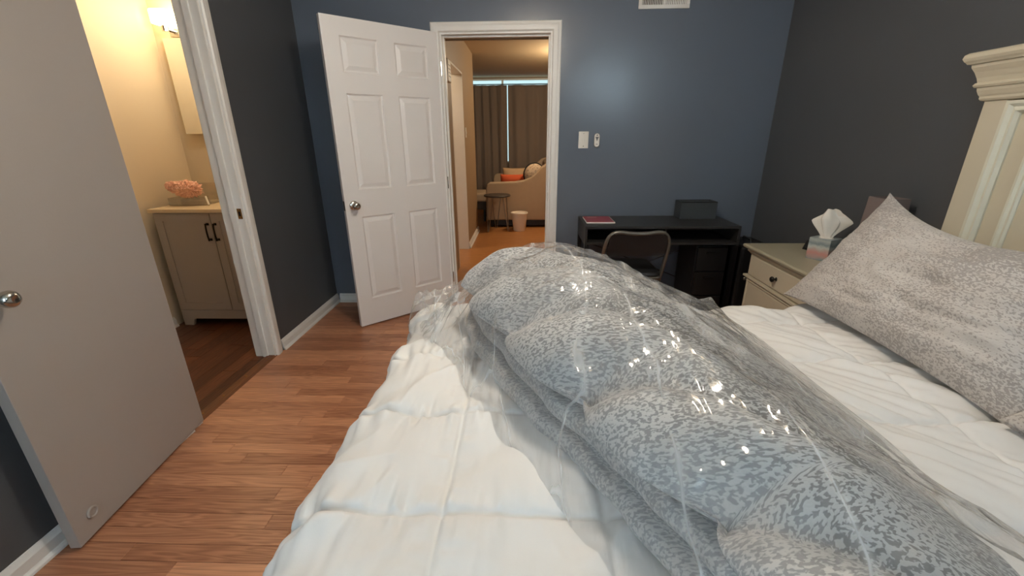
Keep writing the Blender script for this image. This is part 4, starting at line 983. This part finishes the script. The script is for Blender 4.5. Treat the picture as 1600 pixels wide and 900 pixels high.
# crown: stepped profile swept around three sides
crown = [(d_ * 0.62, z_) for d_, z_ in [(0.000, 1.455), (0.014, 1.458), (0.020, 1.464), (0.020, 1.472), (0.026, 1.478), (0.034, 1.492), (0.036, 1.502), (0.046, 1.504), (0.052, 1.511), (0.046, 1.518), (0.040, 1.520), (0.046, 1.535), (0.058, 1.555), (0.072, 1.572), (0.074, 1.582), (0.088, 1.584), (0.094, 1.590), (0.100, 1.594), (0.108, 1.604), (0.104, 1.616), (0.092, 1.622), (0.0, 1.624)]]
cr = MB(); rings = [[B((HF - d, HY0 - d, z)), B((HF - d, HY1 + d, z)), B((XR - 0.012, HY1 + d, z)), B((XR - 0.012, HY0 - d, z))] for d, z in crown]
cr.loft(rings); cr.build('crown', 'headboard_cream', bed)
box('side_rail', 'headboard_cream', B((-0.33, HY1 - 0.06, 0.16)), B((HF, HY1 - 0.035, 0.34)), bed); box('side_rail', 'headboard_cream', B((-0.33, HY0 + 0.035, 0.16)), B((HF, HY0 + 0.06, 0.34)), bed)
box('foot_rail', 'headboard_cream', B((-0.355, HY0 + 0.035, 0.12)), B((-0.33, HY1 - 0.035, 0.34)), bed)
for yy in (HY0 + 0.06, HY1 - 0.06): MB().cyl(B((-0.32, yy, 0.16)), B((-0.32, yy, 0)), 0.03, 0.022, n=14).build('leg', 'headboard_cream', bed)
box('slat_deck', 'boxspring_grey', B((-0.33, HY0 + 0.06, 0.19)), B((HF, HY1 - 0.06, 0.22)), bed)
tag(box('box_spring', 'boxspring_grey', (-0.32, HY0 + 0.065, 0.221), (HF - 0.005, HY1 - 0.065, 0.355), bevel=0.02), 'grey box spring under the mattress', 'box spring')
tag(box('mattress', 'mattress_white', (-0.325, HY0 + 0.04, 0.356), (HF - 0.005, HY1 - 0.02, BZ), bevel=0.045, seg=4), 'thick white mattress under the quilt', 'mattress')

# ---- white box-stitched quilt draped over the mattress
QX1 = 1.66; EX = -0.41; EY1 = HY1 - 0.02; EY0 = HY0 + 0.04; RAD = 0.085; QT = 0.020
SEAM = 0.325
def drape(s_):
    """s_: arc length past the start of the bend -> (outward, down)"""
    if s_ <= 0: return 0.0, 0.0
    q_ = RAD * PI / 2
    if s_ < q_: a_ = s_ / RAD; return RAD * math.sin(a_), RAD * (1 - math.cos(a_))
    return RAD + 0.02 * (s_ - q_), RAD + (s_ - q_)
def quilt():
    nx, ny = 460, 460
    a_max = (QX1 - (EX + 0.01)) + 0.30; b0 = -(0.34); b1 = (EY1 - EY0) + 0.34
    me = bpy.data.meshes.new('quilt'); V = []; F = []
    for j in range(ny + 1):
        for i in range(nx + 1):
            a_ = a_max * i / nx; b_ = b0 + (b1 - b0) * j / ny
            wxx = QX1 - a_; wyy = EY0 + b_
            dx, zx = drape((EX + 0.035) - wxx); sx_ = max(0, (EX + 0.035) - wxx)
            dyp, zyp = drape(wyy - (EY1 - 0.035)); dyn, zyn = drape((EY0 + 0.035) - wyy)
            X_ = max(wxx, EX + 0.035) - dx
            Y_ = min(max(wyy, EY0 + 0.035), EY1 - 0.035) + dyp - dyn
            down = max(zx, zyp, zyn) if min(zx, max(zyp, zyn)) <= 0 else (zx ** 3 + max(zyp, zyn) ** 3) ** (1 / 3)
            # seams (in cloth coordinates)
            us = (wxx + 0.165) / SEAM; vs_ = (wyy - 0.635) / SEAM
            du = abs(us - round(us)) * SEAM; dv = abs(vs_ - round(vs_)) * SEAM
            puff = (1 - 0.55 * math.exp(-du / 0.008) - 0.45 * math.exp(-du / 0.05)) * (1 - 0.55 * math.exp(-dv / 0.008) - 0.45 * math.exp(-dv / 0.05))
            h = QT + 0.018 * puff - 0.005 * math.exp(-(du / 0.006) ** 2) - 0.005 * math.exp(-(dv / 0.006) ** 2)
            # gathers next to the seams that run across the bed, strongest towards the foot
            foot = min(1, max(0, (0.05 - wxx) / 0.35)); head = min(1, max(0, (wxx - 0.45) / 0.4))
            g1 = noise.noise(Vector((wxx * 26, wyy * 5, 1.3))); g2 = noise.noise(Vector((wxx * 55, wyy * 9, 4.1)))
            near = math.exp(-dv / 0.045) * (1 - math.exp(-(dv / 0.012) ** 2))
            nearu = math.exp(-du / 0.04) * (1 - math.exp(-(du / 0.012) ** 2))
            h += (0.010 * noise.noise(Vector((wxx * 6, wyy * 24, 2.7))) + 0.006 * noise.noise(Vector((wxx * 9, wyy * 50, 6.1)))) * nearu
            h += (0.024 * g1 + 0.016 * g2) * (0.10 + 1.0 * near) * (0.25 + 1.0 * foot)
            # long soft drag lines towards the pillows on the head half
            ur = wxx * 0.72 + (wyy) * -0.69; vr = wxx * 0.69 + wyy * 0.72
            h += head * (0.020 * noise.noise(Vector((ur * 2.2, vr * 12, 2.0))) + 0.011 * noise.noise(Vector((ur * 5, vr * 34, 7.0))))
            h += 0.009 * noise.noise(Vector((wxx * 4.3 + 3, wyy * 4.7, 0.5))) + 0.005 * noise.noise(Vector((wxx * 11, wyy * 12, 9.5)))
            h += (0.016 * noise.noise(Vector((ur * 9 + 1, vr * 2.4, 3.0))) + 0.014 * (1 - abs(noise.noise(Vector((ur * 7 + 4, vr * 3.1, 5.0))))) ** 4) * (1 - head)
            # outward displacement along the local normal of the drape
            if zx > 0 and zx >= max(zyp, zyn):
                t_ = min(1, sx_ / (RAD * PI / 2)); nX, nZ = -math.sin(t_ * PI / 2), math.cos(t_ * PI / 2)
                scal = 0.012 * math.sin(vs_ * 2 * PI * 1.0 + 0.6) + 0.010 * noise.noise(Vector((wyy * 9, 3.3, sx_ * 4)))
                hh = h + t_ * scal
                V.append((X_ + nX * hh, Y_, BZ - down + nZ * hh))
            elif max(zyp, zyn) > 0:
                sgn = 1 if zyp > 0 else -1; s_ = max(wyy - (EY1 - 0.035), (EY0 + 0.035) - wyy)
                t_ = min(1, s_ / (RAD * PI / 2)); nY, nZ = sgn * math.sin(t_ * PI / 2), math.cos(t_ * PI / 2)
                hh = h + t_ * 0.014 * math.sin(us * 2 * PI)
                V.append((X_, Y_ + nY * hh, BZ - down + nZ * hh))
            else:
                V.append((X_, Y_, BZ + h))
    k = nx + 1
    for j in range(ny):
        for i in range(nx): F.append((j * k + i, j * k + i + 1, (j + 1) * k + i + 1, (j + 1) * k + i))
    me.from_pydata(V, [], F)
    bm = bmesh.new(); bm.from_mesh(me); bmesh.ops.recalc_face_normals(bm, faces=bm.faces)
    if sum(f_.normal.z for f_ in bm.faces) < 0: bmesh.ops.reverse_faces(bm, faces=bm.faces)
    bm.to_mesh(me); bm.free()
    for p_ in me.polygons: p_.use_smooth = True
    me.materials.append(MATS['cotton_white'])
    o = bpy.data.objects.new('white_quilt', me); COL.objects.link(o)
    sd = o.modifiers.new('thickness', 'SOLIDIFY'); sd.thickness = 0.012; sd.offset = -1
    # rolled hem along the free borders
    hemv = [Vector(V[j * k + nx]) for j in range(0, ny + 1, 3)]
    hm = MB().tube(hemv, 0.009, 8).build('hem', 'cotton_white', o, smooth=True)
    for jj in (0, ny): MB().tube([Vector(V[jj * k + i]) for i in range(0, nx + 1, 3)], 0.009, 8).build('hem', 'cotton_white', o, smooth=True)
    return tag(o, 'white box-stitched quilt spread over the whole bed', 'quilt')
quilt()

# ---- pillow shams leaning at the head
cushion('pillow_sham', cushion_mesh('sham_a', 0.90, 0.54, 0.21, 'jacquard_sham', 90, 60, pinch=0.05, wr=0.024, seed=4, sag=0.17, ears=0.05),
        (1.365, 1.345, 0.876), (-0.05, 0.88, 0.03), (0.31, -0.02, 0.40), 'grey speckled pillow sham with pointed corner leaning towards the nightstand', 'pillow')
cushion('pillow_sham', cushion_mesh('sham_b', 0.90, 0.54, 0.20, 'jacquard_sham', 60, 40, pinch=0.05, wr=0.014, seed=6, sag=0.08, ears=0.03),
        (1.38, 0.455, 0.860), (0.02, 0.90, 0.0), (0.36, 0.0, 0.36), 'grey speckled pillow sham at the bed half away from the nightstand', 'pillow')

# ---- folded comforter inside its clear plastic bag, lying across the bed
def lerp_tab(tab, y):
    tab = sorted(tab)
    if y <= tab[0][0]: return tab[0][1]
    for (a_, va), (b_, vb) in zip(tab, tab[1:]):
        if y <= b_:
            t_ = (y - a_) / (b_ - a_); t_ = t_ * t_ * (3 - 2 * t_) * 0.5 + t_ * 0.5
            return va + (vb - va) * t_
    return tab[-1][1]
TL = [(0.02, 0.44), (0.10, 0.43), (0.30, 0.35), (0.50, 0.24), (0.62, 0.17), (0.73, 0.105), (0.90, 0.0), (1.12, -0.115), (1.32, -0.20), (1.50, -0.245), (1.60, -0.25), (1.70, -0.18)]
TR = [(0.02, 0.60), (0.10, 0.68), (0.30, 0.76), (0.50, 0.80), (0.75, 0.81), (1.0, 0.80), (1.25, 0.785), (1.50, 0.72), (1.60, 0.66), (1.70, 0.52)]
TH = [(0.02, 0.06), (0.06, 0.12), (0.14, 0.17), (0.30, 0.215), (0.50, 0.245), (0.80, 0.28), (1.10, 0.315), (1.35, 0.335), (1.50, 0.325), (1.60, 0.25), (1.66, 0.16), (1.70, 0.06)]
ZB = BZ + 0.036
def top_profile(s_):
    """height fraction over s_ in 0..1 (left edge -> right edge)"""
    rise = min(1.0, s_ / 0.16); rise = math.sqrt(max(0, 1 - (1 - rise) ** 2))
    fall = 1.0 if s_ < 0.20 else 1 - 0.80 * ((s_ - 0.20) / 0.80) ** 1.15
    end = min(1.0, (1 - s_) / 0.05); end = math.sqrt(max(0, 1 - (1 - end) ** 2))
    return rise * fall * end
def comforter():
    n_top, n_left = 120, 54; ny = 190; Y0_, Y1_ = 0.02, 1.70
    me = bpy.data.meshes.new('comforter'); V = []; F = []; UV = []
    per = None
    for j in range(ny + 1):
        # cluster rows at both ends
        t_ = j / ny; y = Y0_ + (Y1_ - Y0_) * (t_ * 0.7 + 0.3 * (0.5 - 0.5 * math.cos(PI * t_)))
        xl, xr, H = lerp_tab(TL, y), lerp_tab(TR, y), lerp_tab(TH, y); wd_ = xr - xl
        ring = []
        # left side: two rolled under-layers, then the overhanging lip of the top layer
        H0 = min(H, 0.24) * 0.42 + max(0, H - 0.24) * 0.25
        wob = 0.022 * noise.noise(Vector((y * 3.0, 0.3, 0))); wob2 = 0.030 * noise.noise(Vector((y * 2.6, 5.3, 0)))
        f1 = 0.50 + 0.12 * noise.noise(Vector((y * 2.3, 9.0, 0)))
        for i in range(n_left):
            q = i / n_left
            lob = q * 2; li = int(lob); lt_ = lob - li
            za, zb = ((0.0, f1), (f1, 1.0))[li]
            bul = (0.030, 0.034)[li] * max(0.0, math.sin(PI * lt_)) ** 0.6
            xo = xl + 0.050 + 0.030 * li - bul * min(1, H / 0.2) + (wob, wob2)[li]
            zf = za + (zb - za) * (0.5 - 0.5 * math.cos(PI * lt_))
            ring.append((xo, ZB + H0 * zf))
        xs = xl + 0.085 + 0.5 * wob2 + 0.055          # deep end of the crease under the lip
        ph0 = y * 10.5 + 1.0; v0 = abs(math.sin(ph0)) ** 0.6
        lip = xl + 0.075 + 0.5 * wob2 - 0.075 * v0 * min(1, H / 0.2)
        for i in range(n_top + 1):
            s_ = i / n_top
            # first tenth: the lip curls outwards, then the dome
            if s_ < 0.10:
                q = s_ / 0.10; an = PI * q
                x_ = xs + (lip - xs) * math.sin(an / 2) ** 0.8; z_ = H0 + 0.004 + (H * 0.16) * (0.5 - 0.5 * math.cos(an))
                s2 = 0.0
            else:
                s2 = (s_ - 0.10) / 0.90; x_ = lip + (xr - lip) * s2 ** 1.06
                sc = 0.34
                z0 = H0 + 0.004 + H * 0.16
                if s2 < sc: z_ = z0 + (H - z0) * math.sin(PI / 2 * s2 / sc) ** 0.78
                else: z_ = H * (1 - 0.84 * ((s2 - sc) / (1 - sc)) ** 1.25)
                end = min(1.0, (1 - s2) / 0.045); z_ *= math.sqrt(max(0, 1 - (1 - end) ** 2))
            env = min(1, s2 / 0.03) * min(1, (1 - s2) / 0.10)
            ff = max(0, 1 - s2 * 1.15) ** 0.7
            # puffs separated by valleys that start at the lip and run across, fading to the right
            ph = y * 10.5 + 1.0 + 3.6 * s2 + 0.7 * min(1, s2 * 4) * noise.noise(Vector((x_ * 2.2, y * 2.2, 8)))
            val = abs(math.sin(ph)) ** 0.55
            k_ = 0.8 + 0.5 * noise.noise(Vector((x_ * 3.1, y * 2.2, 3)))
            z_ += env * ff * 0.105 * (val - 0.75) * k_ * min(1, H / 0.2)
            z_ += env * (0.018 * noise.noise(Vector((x_ * 5, y * 6, 2))) + 0.006 * noise.noise(Vector((x_ * 16, y * 18, 6))))
            ring.append((x_, ZB + max(0.004, z_)))
        ring.append((xr - 0.02, ZB)); ring.append(((xl + xr) / 2, ZB - 0.001)); ring.append((xl + 0.07, ZB - 0.001))
        arc_ = 0; prev = None
        for (x_, z_) in ring:
            if prev: arc_ += math.hypot(x_ - prev[0], z_ - prev[1])
            prev = (x_, z_)
            yy = y
            p_ = Vector((x_, yy, z_))
            V.append(p_[:]); UV.append((arc_ * 0.8, y * 0.8))
        per = len(ring)
    for j in range(ny):
        for i in range(per):
            a_ = j * per + i; b_ = j * per + (i + 1) % per
            F.append((a_, b_, b_ + per, a_ + per))
    F.append(tuple(range(per))); F.append(tuple(reversed(range(ny * per, (ny + 1) * per))))
    me.from_pydata(V, [], F)
    uvl = me.uv_layers.new(name='UVMap')
    for lp_ in me.loops: uvl.data[lp_.index].uv = UV[lp_.vertex_index]
    bm = bmesh.new(); bm.from_mesh(me)
    for _ in range(2): bmesh.ops.smooth_vert(bm, verts=[q for q in bm.verts], factor=0.4, use_axis_x=True, use_axis_y=False, use_axis_z=True)
    bmesh.ops.recalc_face_normals(bm, faces=bm.faces); bm.to_mesh(me); bm.free()
    for p_ in me.polygons: p_.use_smooth = True
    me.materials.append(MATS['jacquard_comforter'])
    o = bpy.data.objects.new('folded_comforter', me); COL.objects.link(o)
    return tag(o, 'grey speckled comforter folded inside the clear plastic bag', 'comforter')
comforter()
def ridge(p, s):
    n_ = noise.noise(p * s); return (1 - abs(n_)) ** 3
def bag():
    """thin film stretched over the comforter with creases; closed underneath, gathered end at the foot side"""
    nu, ny = 230, 250; Y0_, Y1_ = -0.03, 1.745
    me = bpy.data.meshes.new('film'); V = []; F = []
    for j in range(ny + 1):
        t_ = j / ny; y = Y0_ + (Y1_ - Y0_) * t_
        yc = min(max(y, 0.025), 1.695)
        xl, xr, H = lerp_tab(TL, yc) - 0.085, lerp_tab(TR, yc) + 0.004, lerp_tab(TH, yc)
        ext = min(1, max(0, (y - Y0_) / 0.05)) * min(1, max(0, (Y1_ - y) / 0.05))
        # slack corner of film at the foot side of the far end
        if y > 1.28: xl -= 0.14 * math.sin(min(1, (y - 1.28) / 0.26) * PI / 2) ** 2 * (1 if y < 1.60 else max(0, (1.745 - y) / 0.145))
        if y < 0.6: xr += 0.09 * min(1, (0.6 - y) / 0.2)
        for i in range(nu + 1):
            s_ = i / nu; x_ = xl + (xr - xl) * s_
            # tent line: straight film from the left edge up to the crest, then down over the top to the right
            x_in = lerp_tab(TL, yc) + 0.03; cl = (x_in - xl) / (xr - xl)
            H0 = (min(H, 0.24) * 0.42 + max(0, H - 0.24) * 0.25) / max(H, 0.01) + 0.16
            if s_ < cl: q = s_ / cl; zf = H0 * (q ** 1.15 * 0.8 + q ** 3 * 0.2)
            else:
                q = (s_ - cl) / (1 - cl); sc = 0.34
                if q < sc: zf = H0 + (1 - H0) * math.sin(PI / 2 * q / sc) ** 0.78
                else: zf = 1 - 0.84 * ((q - sc) / (1 - sc)) ** 1.25
                en = min(1.0, (1 - q) / 0.05); zf *= math.sqrt(max(0, 1 - (1 - en) ** 2))
            gap = 0.020 if y < 1.35 else 0.012
            z_ = H * zf * ext + gap * ext * min(1, s_ / 0.06) * min(1, (1 - s_) / 0.03)
            p_ = Vector((x_, y, z_))
            along = Vector((x_ * 0.85 + y * 0.5, x_ * -0.5 + y * 0.85, z_))    # creases run lengthways
            pl = Vector((along.x * 5.5, along.y * 1.6, z_ * 2))
            cr_ = 0.022 * ridge(pl, 1.0) + 0.010 * ridge(Vector((x_ * 4 + 2, y * 7, 3)), 1.6) + 0.006 * ridge(p_ + Vector((4, 1, 2)), 11)
            env = ext * min(1, s_ / 0.05) * min(1, (1 - s_) / 0.30)
            z_ += (cr_ - 0.008) * env
            # little tent where a corner of the folded film pokes up
            z_ += 0.055 * max(0, 1 - math.hypot(x_ - 0.655, (y - 1.40) * 0.8) / 0.075) ** 1.4
            # crinkled slack end
            if y > 1.25 and s_ < cl:
                k_ = min(1, (y - 1.25) / 0.15) * (1 - s_ / cl)
                z_ += k_ * (0.085 * ridge(Vector((x_ * 9, y * 7, 1)), 1.0) + 0.05 * abs(noise.noise(Vector((x_ * 24, y * 22, 5))))) * min(1, s_ / 0.03)
            V.append((x_ + 0.006 * env * noise.noise(p_ * 13), y + 0.006 * env * noise.noise(p_ * 12 + Vector((3, 3, 3))), ZB + 0.003 + max(0.0, z_) + 0.004 * noise.noise(p_ * 6)))
    k = nu + 1
    for j in range(ny):
        for i in range(nu): F.append((j * k + i, j * k + i + 1, (j + 1) * k + i + 1, (j + 1) * k + i))
    me.from_pydata(V, [], F)
    for p_ in me.polygons: p_.use_smooth = True
    me.materials.append(MATS['bag_film'])
    root = thing('plastic_bag', 'clear glossy plastic bag around the folded comforter on the quilt', 'plastic bag', (0, 0, 0))
    o = bpy.data.objects.new('film', me); COL.objects.link(o); o.parent = root
    # gathered, twisted mouth of the bag lying towards the open door
    g = bpy.data.meshes.new('gathered_end'); V = []; F = []; na, nr = 72, 30
    for j in range(nr + 1):
        r_ = j / nr
        for i in range(na + 1):
            th = PI * 0.30 + (PI * 1.02) * i / na
            crk = 0.5 + 0.5 * math.sin(th * 23 + 3 * noise.noise(Vector((th * 3, r_ * 2, 0)))); crk2 = noise.noise(Vector((th * 9, r_ * 7, 3)))
            rad = 0.03 + 0.19 * r_ * (0.8 + 0.25 * noise.noise(Vector((th * 2.2, 1, 1))))
            x_ = -0.215 + rad * math.cos(th) ; y_ = 1.45 + rad * math.sin(th) * 0.75
            z_ = ZB + 0.165 * (1 - r_) ** 1.1 + 0.028 * crk * r_ * (1.15 - r_) * 2.2 + 0.02 * crk2 * r_ + 0.012
            V.append((x_, y_, max(ZB + 0.008, z_)))
    k = na + 1
    for j in range(nr):
        for i in range(na): F.append((j * k + i, j * k + i + 1, (j + 1) * k + i + 1, (j + 1) * k + i))
    g.from_pydata(V, [], F)
    for p_ in g.polygons: p_.use_smooth = True
    g.materials.append(MATS['bag_film'])
    go = bpy.data.objects.new('gathered_end', g); COL.objects.link(go); go.parent = root
bag()
